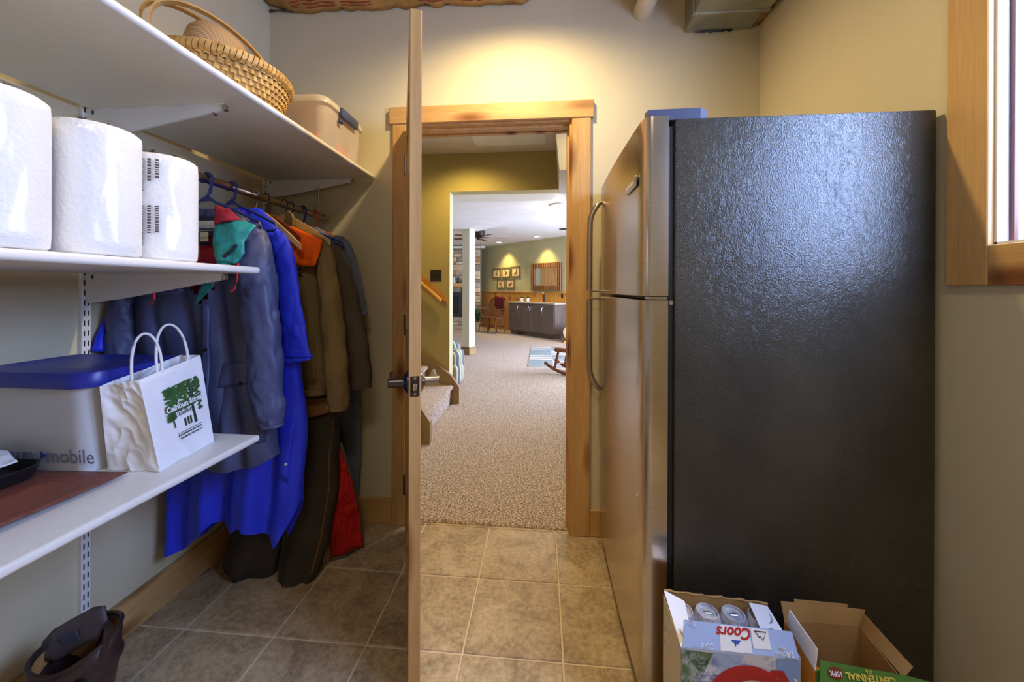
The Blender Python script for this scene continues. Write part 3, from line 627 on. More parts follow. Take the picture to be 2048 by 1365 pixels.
# living room shell (its far walls stand at 45 degrees to the storeroom)
LC = 2.54; SQ = math.sqrt(.5)
WB = Vector((-1.848, 12.04, 0)); E1 = Vector((SQ, -SQ, 0)); E2 = Vector((SQ, SQ, 0))
LM = Matrix.Translation(WB) @ Matrix.Rotation(-PI/4, 4, 'Z')     # local x along wall, local y into wall
def lbox(x0, x1, y0, y1, z0, z1, r=0.0, seg=1): return MB().box(x0, x1, y0, y1, z0, z1, r, seg, LM)
struct(lbox(-.6, 6.0, 0, .15, 0, LC+.1).build('wall_living_bar', 'sage'), 'sage green wall behind the bench and sink cabinet')
struct(lbox(-.2, 6.0, -.03, 0, 1.105, 1.135, .004).build('trim_12', 'pineX'), 'pine cap rail on top of the wainscot')
ws = struct(lbox(-.2, 6.0, -.006, 0, 0, 1.105).build('wall_wainscot', 'pineZ'), 'knotty pine board wainscot below the green wall')
bm_ = None
for q in range(28):
    if bm_ is None:
        o = MB().box(-.0675, .0675, -.016, -.004, 0.0, 1.105, .004, 1).build('board', 'pineZ'); bm_ = o.data
    else:
        o = bpy.data.objects.new('board', bm_); C.objects.link(o)
    o.parent = ws; o.matrix_basis = LM @ Matrix.Translation((-.05+q*.1385, 0, 0))
struct(MB().box(-4.2, 3.6, 4.5, 13.2, LC, LC+.1).build('ceiling_living', 'white_ceiling'), 'white living room ceiling')
so = [(-.985, 4.5), (1.6, 4.5), (1.6, 3.98+.6), (3.2, 3.0+.2), (.358, 5.199), (-.622, 6.449), (-1.40, 7.35), (-1.9, 7.35), (-3.6, 6.6), (-3.6, 4.5)]
so = [(-3.6, 4.15), (1.6, 4.15), (1.6, 4.3), (.358+.35, 4.75), (.358, 5.199), (-.622, 6.449), (-1.20, 7.187), (-3.6, 7.187)]
struct(MB().prism(so, 'Z', 2.31, LC).build('ceiling_soffit', 'white_ceiling', None, 0), 'dropped white soffit carried by the square column')
struct(MB().box(-4.3, -4.2, YB+.1, 13.2, 0, 2.7).build('wall_living_left', 'sage'))
struct(MB().box(3.5, 3.6, YH+.4, 13.2, 0, 2.7).build('wall_living_right', 'sage'))
struct(MB().box(1.5, 3.6, YH+.35, YH+.5, 0, 2.7).build('wall_living_front', 'sage'))
d2 = struct(MB().box(-4.2, -4.165, 9.28, 10.06, 0, 2.05).build('door_2', 'pineZ'), 'knotty pine plank door in the far side wall, seen in the mirror')
for q in range(6): MB().box(-4.166, -4.158, 9.285+q*.13, 9.408+q*.13, .01, 2.04, .003, 1).build('plank', 'pineZ', d2)
struct(MB().box(-4.2, -4.155, 10.06, 10.16, 0, 2.15).box(-4.2, -4.155, 9.18, 9.28, 0, 2.15).box(-4.2, -4.155, 9.28, 10.06, 2.05, 2.15).build('trim_13', 'pineZ'), 'pine casing around the far plank door')
w2 = struct(MB().box(3.46, 3.5, 5.0, 5.08, .25, 2.35).box(3.46, 3.5, 8.1, 8.18, .25, 2.35).box(3.46, 3.5, 5.08, 8.1, 2.27, 2.35).box(3.46, 3.5, 5.08, 8.1, .25, .33).box(3.47, 3.5, 6.55, 6.63, .33, 2.27).build('window_2', 'alderZ'), 'wide living room window')
MB().box(3.485, 3.49, 5.08, 8.1, .33, 2.27).build('pane', 'glass', w2)
# column
CM = Matrix.Translation((-1.35, 7.0, 0)) @ Matrix.Rotation(math.radians(-28), 4, 'Z')
co = thing('support_column', 'square cream support column with a wooden base', 'column', (-1.35, 7.0, 0))
MB().box(-.085, .085, -.085, .085, .14, 2.31, .003, 1, CM).build('shaft', 'cream', co)
MB().box(-.105, .105, -.105, .105, 0, .12, .006, 1, CM).box(-.098, .098, -.098, .098, .12, .145, .008, 2, CM).build('base_moulding', 'trimtan', co)
# fireplace
fp = thing('stone_fireplace', 'ledge stone fireplace with a dark glass insert and wood mantel', 'fireplace', (-2.6, 11.5, 0))
rnd = random.Random(4)
MB().box(-3.9, -1.86, 11.42, 11.75, 0, 2.43).build('core', STONES[4], fp)
z = 0.10; row = 0
while z < 2.42:
    h = min(rnd.choice((.085, .11, .14, .17)), 2.43-z); x = -3.5-rnd.random()*.3
    while x < -1.86:
        L_ = rnd.choice((.22, .3, .38, .5, .62)); x1 = min(x+L_, -1.85)
        if -1.85-x1 < .1: x1 = -1.85
        inside = x1 > -3.25 and x < -2.40 and z < 1.13 and z+h > .36
        segs = [(x, x1)]
        if inside: segs = [(x, min(x1, -3.26)), (max(x, -2.40), x1)]
        for a, b_ in segs:
            if b_-a > .04:
                MB().box(a+.004, b_-.004, 11.35+rnd.uniform(0, .035), 11.43, z+.004, z+h-.004, .012, 1).build('ledge_stone', rnd.choice(STONES), fp)
        x = x1
    z += h
fi = MB().box(-3.24, -2.412, 11.36, 11.42, .37, 1.12, .006, 1).build('firebox_insert', 'iron', fp)
for xa, xb in ((-3.16, -2.86), (-2.80, -2.50)): MB().box(xa, xb, 11.350, 11.362, .46, 1.0, .003, 1).build('glass_door', 'fireglass', fi)
MB().box(-2.57, -2.545, 11.335, 11.352, .55, .95, .003, 1).build('door_handle', 'dark_nickel', fi)
MB().box(-3.5, -2.20, 11.20, 11.42, 1.275, 1.375, .012, 2).build('mantel', 'alderX', fp)
MB().box(-3.9, -1.70, 11.30, 11.42, 2.435, 2.50, .01, 1).build('cornice', 'cream', fp)
MB().box(-3.9, -1.86, 11.22, 11.42, 0, .10, .01, 1).build('hearth', STONES[2], fp)
md = thing('mantel_figurine', 'small white figurine standing on the mantel', 'figurine', (-2.62, 11.28, 1.375))
MB().lathe([(.045, 0), (.05, .02), (.028, .06), (.034, .10), (.02, .13)], (-2.62, 11.28, 1.375), 14).build('body', 'cream', md)
MB().lathe([(.001, 0), (.022, .012), (.026, .03), (.018, .05), (.001, .058)], (-2.62, 11.28, 1.50), 14).build('head', 'cream', md)
dd = thing('mantel_ornament', 'dark scrolled metal ornament at the end of the mantel', 'ornament', (-2.42, 11.29, 1.375))
MB().box(-2.52, -2.24, 11.27, 11.31, 1.376, 1.39, .004, 1).build('base', 'iron', dd)
MB().tube([(-2.48+.05*math.cos(a), 11.29, 1.46+.07*math.sin(a)) for a in (2*PI*q/14 for q in range(14))], .012, 8, loop=True).build('scroll', 'iron', dd)
MB().tube([(-2.40+.13*q/10, 11.29, 1.44+.06*math.sin(q*1.3)) for q in range(11)], .014, 8).build('scroll', 'iron', dd)
# framed prints, mirror, outlet on the bar wall (local wall coordinates)
def lx_of(X): return (X-WB.x)/SQ
def print_frame(xa, xb, za, zb, k, lab):
    t = thing('framed_print', lab, 'picture', LM @ Vector(((xa+xb)/2, 0, za)), -PI/4, 'five small framed animal prints over the bench')
    f = MB(); wd = .042
    for bx in ((xa, xb, zb-wd, zb), (xa, xb, za, za+wd), (xa, xa+wd, za, zb), (xb-wd, xb, za, zb)): f.box(bx[0], bx[1], -.025, -.001, bx[2], bx[3], .004, 1, LM)
    f.build('frame', 'frame_olive', t)
    MB().box(xa+wd-.003, xb-wd+.003, -.012, -.004, za+wd-.003, zb-wd+.003, 0, 1, LM).build('paper', 'art_paper', t)
    cx, cz = (xa+xb)/2, (za+zb)/2; g = random.Random(k); mb = MB()
    for q in range(4):
        ox, oz = g.uniform(-.045, .045), g.uniform(-.06, .05)
        mb.tube([LM @ Vector((cx+ox+.02*math.cos(a)*(1+q*.2), -.0135, cz+oz+.035*math.sin(a+q))) for a in (0, .8, 1.6, 2.4, 3.2)], .010, 6)
    mb.build('ink_drawing', 'art_ink', t)
FRM = [(986, 1002, 1.53, 1.835), (1004, 1021, 1.536, 1.847), (1023, 1041, 1.542, 1.858), (995, 1011, 1.215, 1.507), (1013, 1030, 1.216, 1.513)]
FXS = [(-1.495, -1.216), (-1.183, -.904), (-.873, -.595), (-1.336, -1.065), (-1.033, -.762)]
FLB = ['small olive framed animal print at the end of the upper row by the fireplace', 'small olive framed animal print in the middle of the upper row', 'small olive framed animal print of the upper row next to the mirror', 'small olive framed animal print of the lower row nearer the fireplace', 'small olive framed animal print of the lower row nearer the mirror']
for k, ((xa, xb), fr_, lab) in enumerate(zip(FXS, FRM, FLB)): print_frame(lx_of(xa)+.0, lx_of(xb), fr_[2], fr_[3], k, lab)
mi = thing('wall_mirror', 'square mirror in a wide reeded brown frame over the sink cabinet', 'mirror', LM @ Vector((lx_of(.13), 0, 1.17)), -PI/4)
xa, xb, za, zb = lx_of(-.249), lx_of(.512), 1.172, 1.90; wd = .135
for bx in ((xa, xb, zb-wd, zb), (xa, xb, za, za+wd), (xa, xa+wd, za+wd, zb-wd), (xb-wd, xb, za+wd, zb-wd)): lbox(bx[0], bx[1], -.05, -.002, bx[2], bx[3], .008).build('frame_rail', 'reed', mi)
lbox(xa+wd, xb-wd, -.03, -.02, za+wd, zb-wd).build('mirror_glass', 'mirror', mi)
ot = thing('wall_outlet', 'dark outlet plate on the pine wainscot beside the faucet', 'outlet', LM @ Vector((lx_of(.524), 0, .98)), -PI/4)
lbox(lx_of(.505), lx_of(.552), -.024, -.016, .982, 1.093, .003).build('plate', 'oil_bronze', ot)
for zz in (1.008, 1.05): lbox(lx_of(.516), lx_of(.541), -.026, -.023, zz, zz+.024, .002).build('socket', 'black', ot)
# sink cabinet
A0 = lx_of(.307)+0.0
def loc_of(X, Y): v = LM.inverted() @ Vector((X, Y, 0)); return v.x, v.y
ax, ay = loc_of(.307, 9.177); bx_, by_ = loc_of(-.77, 10.40)
cb = thing('sink_cabinet', 'dark stained sink cabinet with four doors and granite top', 'cabinet', LM @ Vector(((ax+bx_)/2, -.27, 0)), -PI/4)
yf = -.50; cl, cr = bx_-.06, ax+.02
lbox(cl+.03, cr-.03, yf+.06, -.02, 0, .10).build('toe_kick', 'darkwoodX', cb)
lbox(cl, cr, yf, -.02, .10, .835, .003).build('carcass', 'darkwoodZ', cb)
lbox(cl-.03, cr+.03, yf-.035, -.018, .837, .872, .005).build('countertop', 'granite', cb)
dw = (cr-cl-.02)/4
for q in range(4):
    xa = cl+.01+q*dw+.004; xb = xa+dw-.008
    d_ = lbox(xa, xb, yf-.020, yf-.001, .125, .82, .003).build('cabinet_door', 'darkwoodZ', cb)
    f = MB()
    for bxx in ((xa, xb, .77, .82), (xa, xb, .125, .175), (xa, xa+.05, .175, .77), (xb-.05, xb, .175, .77)): f.box(bxx[0], bxx[1], yf-.028, yf-.019, bxx[2], bxx[3], .002, 1, LM)
    f.build('door_frame', 'darkwoodZ', d_)
    hx = xb-.03 if q in (0, 1) else xa+.03
    MB().tube([LM @ Vector((hx, yf-.03-.03*math.sin(PI*t/8), .60+.16*t/8)) for t in range(9)], .007, 8).build('pull', 'chrome', d_)
lbox(cl+.30, cl+.52, yf+.05, yf+.058, .02, .07).build('toe_vent', 'black', cb)
fx_, fy_ = lx_of(.16), -.12
fa = thing('bar_faucet', 'bronze gooseneck faucet on the granite sink counter', 'faucet', LM @ Vector((fx_, fy_, .872)), -PI/4)
MB().tube([LM @ Vector((fx_, fy_, .873)), LM @ Vector((fx_, fy_, 1.05))], [.03, .02], 12).build('body', 'oil_bronze', fa)
MB().tube([LM @ Vector((fx_-.20*t/8, fy_-.05*t/8, 1.04+.11*math.sin(PI*(.15+.62*t/8))-.02)) for t in range(9)], .014, 10).build('spout', 'chrome', fa)
MB().tube([LM @ Vector((fx_, fy_, 1.05)), LM @ Vector((fx_+.03, fy_, 1.14))], .009, 8).build('lever', 'oil_bronze', fa)
def potted(cx, cy, z, r, h, lab, seed, leafn, lh, potm, name, M=None, group=None):
    P0 = (M @ Vector((cx, cy, z))) if M else Vector((cx, cy, z)); g = random.Random(seed)
    t = thing(name, lab, 'plant', P0, 0, group)
    MB().lathe([(r*.75, 0), (r, h), (r*1.06, h), (r*1.06, h*.86), (r*.9, h*.86)], P0, 16).build('pot', potm, t)
    lf = MB(); 
    for q in range(leafn):
        a = g.uniform(0, 2*PI); tl = g.uniform(.5, 1)*lh; sp_ = g.uniform(.2, .9)*r*2.2
        b0 = P0+Vector((0, 0, h*.85)); tip = b0+Vector((math.cos(a)*sp_, math.sin(a)*sp_, tl)); mid = (b0+tip)/2+Vector((0, 0, tl*.18)); sd = Vector((-math.sin(a), math.cos(a), 0))*r*.22
        lf.add([b0-sd*.3, mid-sd, tip, mid+sd, b0+sd*.3], [(0, 1, 2, 3, 4)])
    lf.build('foliage', 'leaf', t, 180)
potted(lx_of(-.42), -.17, .872, .055, .085, 'small succulent in a white pot on the sink counter, nearer the bench', 3, 30, .07, 'white', 'potted_succulent', LM, 'pair of potted succulents on the sink counter')
potted(lx_of(-.27), -.15, .872, .055, .085, 'small succulent in a white pot on the sink counter, nearer the faucet', 5, 30, .07, 'white', 'potted_succulent', LM, 'pair of potted succulents on the sink counter')
potted(-1.86, 11.08, 0, .12, .24, 'leafy potted plant on the carpet beside the fireplace', 8, 60, .5, 'pot', 'potted_plant')
# windsor bench with a red throw
bn = thing('spindle_bench', 'dark wooden spindle-back bench in front of the pine wainscot', 'bench', (-1.15, 10.45, 0), -PI/4)
BW, BD = .84, .36
BM = LM @ Matrix.Translation((.98, -.90, 0))
def bp(x, y, z): return BM @ Vector((x, y, z))
BB = MB().box(0, BW, 0, BD, .40, .435, .012, 2, BM); BB.build('seat', 'brownwoodX', bn)
for x, y, dx, dy in ((.10, .06, -.08, -.06), (BW-.1, .06, .06, -.06), (.12, BD-.07, -.06, .06), (BW-.12, BD-.07, .06, .06), (BW/2, .06, 0, -.05), (BW/2, BD-.07, 0, .05)):
    MB().tube([bp(x, y, .40), bp(x+dx*.5, y+dy*.5, .2), bp(x+dx, y+dy, 0)], [.018, .022, .013], 10).build('leg', 'brownwoodZ', bn)
for y in (.04, BD-.04): MB().tube([bp(.06, y, .17), bp(BW-.06, y, .17)], .011, 8).build('stretcher', 'brownwoodX', bn)
arch = []
for q in range(25):
    t = q/24; x = lerp(-.06, BW+.06, t); zz = .66 if (t < .14 or t > .86) else .66+.30*math.sin(PI*min(1, max(0, (t-.14)/.72)))**.25
    yy = BD-.02+.02 if .14 < t < .86 else BD-.02-.35*(1-min(1, min(t, 1-t)/.14))
    arch.append(bp(x, yy, zz))
MB().tube(arch, .016, 10).build('bow_rail', 'brownwoodX', bn)
for q in range(15):
    t = .10+.80*q/14; x = lerp(0, BW, t); i = min(23, int((x+.06)/(BW+.12)*24)); top = arch[i].lerp(arch[i+1], ((x+.06)/(BW+.12)*24)-i)
    MB().tube([bp(x, BD-.05, .43), top], .008, 8).build('spindle', 'brownwoodZ', bn)
for x in (.08, BW-.08): MB().tube([bp(x, .08, .43), bp(lerp(x, -.05 if x < .5 else BW+.05, .9), .07, .655)], .012, 8).build('arm_post', 'brownwoodZ', bn)
def throw(u, v):
    x = lerp(.34, .74, u); a = (v-.42)*2
    y = BD-.005+.035*math.cos(min(1, max(-1, a))*PI/2)*(-1 if a < 0 else 1)*.0-.03*(1 if a < 0 else -1)
    z = .985-abs(a)*.33+.010*math.sin(u*9)+.015*math.sin(u*3.1+1)
    return bp(x+.01*math.sin(v*7), y+.010*math.sin(u*22+v*3), z)
tag(MB().grid(throw, 24, 24).build('throw_blanket', 'throw_red', None, 180, solid=.018), 'dark red throw blanket folded over the bench back', 'blanket')
# rug
rg = thing('patchwork_rug', 'pale patchwork rug lying on the carpet near the rocking stool', 'rug', (.45, 7.0, 0))
MB().box(-.21, 1.4, 5.95, 7.95, 0, .008, .003, 1).build('base', 'rug_cream', rg)
for i_ in range(4):
    for j_ in range(4):
        xa = -.20+i_*.40; ya = 5.96+j_*.495
        if (i_+j_) % 2 == (0):
            MB().box(xa, xa+.39, ya, ya+.485, .007, .011, .001, 1).build('patch', 'rug_blue', rg)
        else:
            for q in range(3): MB().box(xa, xa+.39, ya+q*.165, ya+q*.165+.075, .007, .011, .001, 1).build('patch', 'rug_grey', rg)
# rocking stool
RM = Matrix.Translation((.47, 5.52, 0)) @ Matrix.Rotation(math.radians(-32), 4, 'Z')
rs = thing('rocking_stool', 'wooden rocking stool with a woven seat on curved rockers', 'rocking stool', (.47, 5.52, 0))
def rp(x, y, z): return RM @ Vector((x, y, z))
MB().box(-.235, .235, -.18, .18, .315, .375, .022, 3, RM).build('seat', 'brownwoodX', rs)
MB().box(-.20, .20, -.15, .15, .373, .380, .003, 1, RM).build('woven_top', plain('woven_seat', srgb(176, 152, 120), 0.8, c2=srgb(150, 110, 84), nscale=18), rs)
for y in (-.15, .15):
    MB().tube([rp(-.40+.8*q/12, y, .018+.12*((q-6)/6)**2) for q in range(13)], .020, 10, flat=1.2).build('rocker', 'brownwoodX', rs)
    for x in (-.18, .18): MB().tube([rp(x, y*.95, .32), rp(x*1.35, y, .05)], [.017, .020], 10).build('leg', 'brownwoodZ', rs)
for zz, xx in ((.22, .205), (.13, .225)):
    for s_ in (-1, 1): MB().tube([rp(s_*xx, -.15, zz), rp(s_*xx, .15, zz)], .010, 8).build('rung', 'brownwoodY', rs)
# drum on a cradle
bl = thing('wooden_keg', 'round wooden keg lying on a low cradle beside the sink cabinet', 'keg', (.72, 8.75, 0))
KM = Matrix.Translation((.70, 8.80, .235)) @ Matrix.Rotation(math.radians(-14), 4, 'Z')
def ringk(r, y): return [KM @ Vector((r*math.cos(2*PI*q/28), y, r*math.sin(2*PI*q/28))) for q in range(28)]
MB().rings([ringk(.155, -.15), ringk(.185, -.15), ringk(.20, 0), ringk(.185, .22), ringk(.155, .22)], caps=False).build('staves', 'alderY', bl)
MB().rings([ringk(.158, -.135), ringk(.158, .2)]).build('head', plain('keg_head', srgb(206, 190, 160), 0.7), bl)
for y in (-.12, -.04, .15): MB().rings([ringk(.190+.012*(1-abs(y)/.2), y-.015), ringk(.197+.012*(1-abs(y)/.2), y-.012), ringk(.197+.012*(1-abs(y)/.2), y+.012), ringk(.190+.012*(1-abs(y)/.2), y+.015)], caps=False).build('hoop', 'iron', bl)
MB().rings([[KM @ Vector((-.03+.05*math.cos(2*PI*q/14), -.137-k*.004, -.05+.035*math.sin(2*PI*q/14))) for q in range(14)] for k in (0, 1)]).build('emblem', plain('keg_emblem', srgb(176, 104, 46), 0.6), bl)
MB().box(.50, .90, 8.62, 8.96, 0, .045, .006, 1).build('cradle', 'pineX', bl)
# striped armchair behind the stair wall
ac = thing('striped_armchair', 'grey and cream striped armchair beyond the end of the stair wall', 'armchair', (-1.45, 5.1, 0))
MB().box(-1.22, -1.03, 4.66, 5.10, .0, .42, .07, 4).build('arm', 'stripe', ac); MB().box(-2.0, -1.82, 4.66, 5.10, .0, .42, .07, 4).build('arm', 'stripe', ac)
MB().box(-1.81, -1.23, 4.70, 5.05, .05, .36, .05, 3).build('seat_cushion', 'stripe', ac); MB().box(-2.0, -1.12, 5.04, 5.25, .05, .50, .09, 4).build('backrest', 'stripe', ac)
MB().box(-1.16, -1.01, 4.60, 4.95, .0, .26, .06, 3).build('arm_front', 'stripe', ac)
# ceiling fan
fn = thing('ceiling_fan', 'dark ceiling fan with wooden blades below the living room ceiling', 'ceiling fan', (-1.38, 8.35, LC))
fc = Vector((-1.38, 8.35, LC))
MB().lathe([(.09, 0), (.10, -.03), (.13, -.06), (.13, -.15), (.10, -.18), (.05, -.20), (.05, -.24), (.02, -.25)], fc, 24).build('motor', 'oil_bronze', fn)
for q in range(5):
    a = 2*PI*q/5+.25; d = Vector((math.cos(a), math.sin(a), 0)); e = Vector((-math.sin(a), math.cos(a), .18)).normalized()
    z_ = Vector((0, 0, -.195))
    MB().tube([fc+z_+d*.08, fc+z_+d*.22], .012, 8).build('blade_iron', 'oil_bronze', fn)
    pr_ = [(.18, -.05), (.60, -.068), (.66, -.04), (.66, .04), (.60, .068), (.18, .05)]
    vs = [fc+z_+d*x+e*y+Vector((0, 0, .004)) for x, y in pr_]+[fc+z_+d*x+e*y-Vector((0, 0, .004)) for x, y in pr_]
    MB().add(vs, [tuple(range(6)), tuple(range(11, 5, -1))]+[(i, i+6, (i+1) % 6+6, (i+1) % 6) for i in range(6)]).build('blade', 'brownwoodX', fn)
MB().tube([fc+Vector((.03, 0, -.24)), fc+Vector((.03, 0, -.44))], .002, 6).build('pull_chain', 'oil_bronze', fn)
for nm, c_, lab in (('recessed_light', (-1.284+.06, 10.80, LC), 'lit recessed ceiling light by the fireplace side of the ceiling'), ('recessed_light', (-.157+.03, 9.66, LC), 'lit recessed ceiling light in front of the mirror')):
    t = thing(nm, lab, 'ceiling light', c_, 0, 'recessed ceiling lights')
    MB().lathe([(.072, 0), (.10, 0), (.10, -.008), (.072, -.012)], c_, 24, caps=False).build('trim_ring', 'white', t)
    MB().lathe([(.001, -.004), (.072, -.004), (.072, -.002), (.001, -.002)], c_, 24).build('lamp', 'glow', t)
vt = thing('ceiling_vent', 'dark round vent in the living room ceiling', 'vent', (.50, 8.49, LC))
MB().lathe([(.10, 0), (.12, -.006), (.10, -.012), (.02, -.006)], (.50, 8.49, LC), 20).build('grille', 'oil_bronze', vt)
dm = thing('dome_light', 'white dome light on the dropped soffit', 'ceiling light', (.222, 5.0, 2.31))
MB().lathe([(.12, 0), (.125, -.015), (.12, -.02)], (.222, 5.0, 2.31), 24).build('pan', 'white', dm)
MB().lathe([(.115, -.018), (.10, -.045), (.06, -.062), (.001, -.068)], (.222, 5.0, 2.31), 24).build('shade', 'dome', dm)

# ================================================================== CLOTHES
class Garment:
    """hanging cloth: a closed lofted shell; rows are (t, xl, xr, yl, yr, half depth), t = 0 top .. 1 hem"""
    def __init__(s, rows, ztop, hem, fold=(.0, .02, 5.0, 0.0), seed=1.0, rag=.006):
        s.rows = rows; s.zt = ztop; s.hem = hem if callable(hem) else (lambda x: hem); s.fold = fold; s.seed = seed; s.rag = rag
    def at(s, t, th):
        g = [interp(s.rows, t, k) for k in range(1, 6)]
        c, sn = math.cos(th), math.sin(th)
        u = .5+.5*(1 if c > 0 else -1)*abs(c)**.8
        x = lerp(g[0], g[1], u); y = lerp(g[2], g[3], u)+g[4]*(1 if sn > 0 else -1)*abs(sn)**.75
        A = lerp(s.fold[0], s.fold[1], t)
        W = s.fold[2]*2*PI*(u+.08*math.sin(t*3+s.seed)); y += A*(math.sin(W+s.fold[3])+.5*math.sin(W*1.9+s.seed*3+t*2))*(1-abs(2*u-1)**3)
        z = lerp(s.zt, s.hem(x), t)
        d = fbm((x*1.2, y*1.2, z*.5), 9, s.seed)
        y += s.rag*1.6*d; x += s.rag*.8*fbm((x, y, z*.7), 8, s.seed+5)
        return Vector((x, y, z))
    def mesh(s, n=96, m=56, cut=None, t0=0, t1=1):
        mb = MB(); P = [[s.at(lerp(t0, t1, i/m), 2*PI*k/n) for k in range(n)] for i in range(m+1)]
        vs = [p for r in P for p in r]; fs = []
        for i in range(m):
            for k in range(n):
                q = (i*n+k, (i+1)*n+k, (i+1)*n+(k+1) % n, i*n+(k+1) % n)
                c = (vs[q[0]]+vs[q[2]])/2
                if cut and math.sin(2*PI*(k+.5)/n) < 0 and cut(c.x, c.z): continue
                fs.append(q)
        return mb.add(vs, fs)
    def front(s, x, z):
        best = None
        t = 0.5
        for _ in range(3):
            zt, h = s.zt, s.hem(x); t = min(1, max(0, (zt-z)/(zt-h)))
        lo, hi = PI, 2*PI           # theta from left (pi) through front to right (2 pi)
        for _ in range(22):
            mid = (lo+hi)/2
            if s.at(t, mid).x < x: lo = mid
            else: hi = mid
        return s.at(t, (lo+hi)/2).y
    def patch(s, quad, off, nu=14, nv=14):
        TL, TR, BR, BL = quad
        def f(u, v):
            x = lerp(lerp(TL[0], TR[0], u), lerp(BL[0], BR[0], u), v); z = lerp(lerp(TL[1], TR[1], u), lerp(BL[1], BR[1], u), v)
            return (x, s.front(x, z)-off, z)
        return MB().grid(f, nu, nv)
def sleeve(path, rx, ry, seed, amp=.006, n=44, m=80, creases=7.0):
    """path points, half width across the picture plane rx, half depth ry"""
    P = [Vector(p) for p in path]; k = len(P)-1; R = []
    for i in range(m+1):
        t = i/m*k; a = min(int(t), k-1); f = t-a
        p0, p1, p2, p3 = P[max(a-1, 0)], P[a], P[a+1], P[min(a+2, k)]
        c = .5*((2*p1)+(p2-p0)*f+(2*p0-5*p1+4*p2-p3)*f*f+(3*p1-p0-3*p2+p3)*f**3)
        wx, wy = lerp(rx[a], rx[a+1], f), lerp(ry[a], ry[a+1], f)
        T_ = (P[a+1]-P[a]).normalized(); ux = Vector((1, 0, 0)); ux = (ux-T_*ux.dot(T_)).normalized(); uy = T_.cross(ux).normalized()
        ring = []
        for q in range(n):
            th = 2*PI*q/n; nz_ = fbm((c.x+math.cos(th)*.07, c.y+math.sin(th)*.07, c.z*.8+.03*math.cos(th)), 15, seed); d = amp*(math.sin(i/m*creases*2*PI+math.cos(th)*2.6+seed+3*nz_)*.22+.9*nz_-.7*(1-min(1, abs(nz_)*4))**3)
            ring.append(c+ux*(wx+d)*math.cos(th)+uy*(wy+d)*math.sin(th))
        R.append(ring)
    return MB().rings(R, caps=True)
def sheet(poly, bulge=.008, wr=.004, seed=1, cuts=4):
    bm = bmesh.new(); vs = [bm.verts.new(p) for p in poly]; f = bm.faces.new(vs); bm.normal_update(); nrm = f.normal.copy()
    if nrm.y > 0: nrm = -nrm
    c = f.calc_center_median()
    bmesh.ops.poke(bm, faces=[f]); bmesh.ops.subdivide_edges(bm, edges=bm.edges[:], cuts=cuts, use_grid_fill=True)
    rmax = max((Vector(p)-c).length for p in poly)
    for v in bm.verts:
        d = max(0, 1-(v.co-c).length/rmax); v.co += nrm*(bulge*d**.7+wr*fbm(v.co, 22, seed)*2)
    mb = MB(); mb.bm(bm); return mb

# --- navy rain jacket
NV = Garment([(0, -1.20, -1.05, 1.200, 1.225, .025), (.05, -1.26, -1.00, 1.195, 1.225, .040), (.11, -1.335, -.975, 1.19, 1.23, .050), (.22, -1.375, -.965, 1.19, 1.235, .058), (.40, -1.38, -.975, 1.19, 1.235, .060), (.68, -1.375, -.945, 1.19, 1.235, .062), (.96, -1.365, -.905, 1.19, 1.235, .064), (1, -1.365, -.900, 1.19, 1.235, .060)], 1.490, lambda x: .612+.03*max(0, (x+1.0)/.1)**2, (.004, .014, 4.2, .6), 2.2)
vn = lambda x, z: z > 1.165 and lerp(-1.112, -1.235, min(1, (z-1.165)/.16)) < x < lerp(-1.105, -1.035, min(1, (z-1.165)/.14))
nj = thing('rain_jacket', 'navy rain jacket with teal and red collar lining on the closet rod', 'jacket', (-1.13, 1.21, .61))
NV.mesh(cut=vn).build('jacket_body', 'navy_nylon', nj, 180)
MB().grid(lambda u, v: (lerp(-1.30, -1.04, u), 1.242+.012*math.sin(u*PI)+.004*math.sin(v*9), lerp(1.483, 1.13, v)), 16, 16).build('red_lining', 'red_lining', nj, 180, solid=.003)
lb = MB().grid(lambda u, v: (lerp(-1.245, -1.105, u), 1.228, lerp(1.462, 1.385+.02*abs(u-.5)*2, v)), 8, 8).build('neck_loop', 'dark_cloth', nj, 180, solid=.003)
MB().box(-1.222, -1.118, 1.2235, 1.2255, 1.412, 1.447).build('brand_label', 'label_cloth', lb)
MB().box(-1.180, -1.150, 1.2225, 1.2245, 1.376, 1.408).build('care_label', 'label_cloth', lb)
text('label_lettering', 'Columbia', 'print_grey', lb, frame((-1.158, 1.2232, 1.430), (1, 0, 0), (0, 0, 1)), .020)
MB().tube([(-1.26, 1.235, 1.372), (-1.18, 1.238, 1.368), (-1.08, 1.238, 1.368)], .0035, 6).build('piping', 'dark_cloth', nj)
sheet([(-1.042, 1.135, 1.416), (-.965, 1.150, 1.434), (-.925, 1.165, 1.418), (-.946, 1.145, 1.362), (-.939, 1.140, 1.323), (-.965, 1.128, 1.291), (-1.019, 1.122, 1.294), (-1.038, 1.126, 1.345)], .014, .006, 3).build('teal_collar', 'teal_nylon', nj, 180, solid=.006)
sheet([(-1.073, 1.126, 1.233), (-1.111, 1.130, 1.160), (-1.085, 1.130, 1.178), (-1.02, 1.126, 1.238), (-.980, 1.124, 1.292), (-1.019, 1.124, 1.298)], .004, .003, 5).build('teal_placket', 'teal_nylon', nj, 180, solid=.005)
sheet([(-1.051, 1.150, 1.478), (-1.008, 1.160, 1.464), (-.966, 1.150, 1.434), (-1.000, 1.137, 1.426), (-1.043, 1.134, 1.416)], .010, .004, 7).build('red_collar', 'red_lining', nj, 180, solid=.006)
MB().tube([(-.995, 1.116, 1.312), (-.975, 1.116, 1.328), (-.955, 1.118, 1.350)], .005, 8).build('collar_zip', 'dark_cloth', nj)
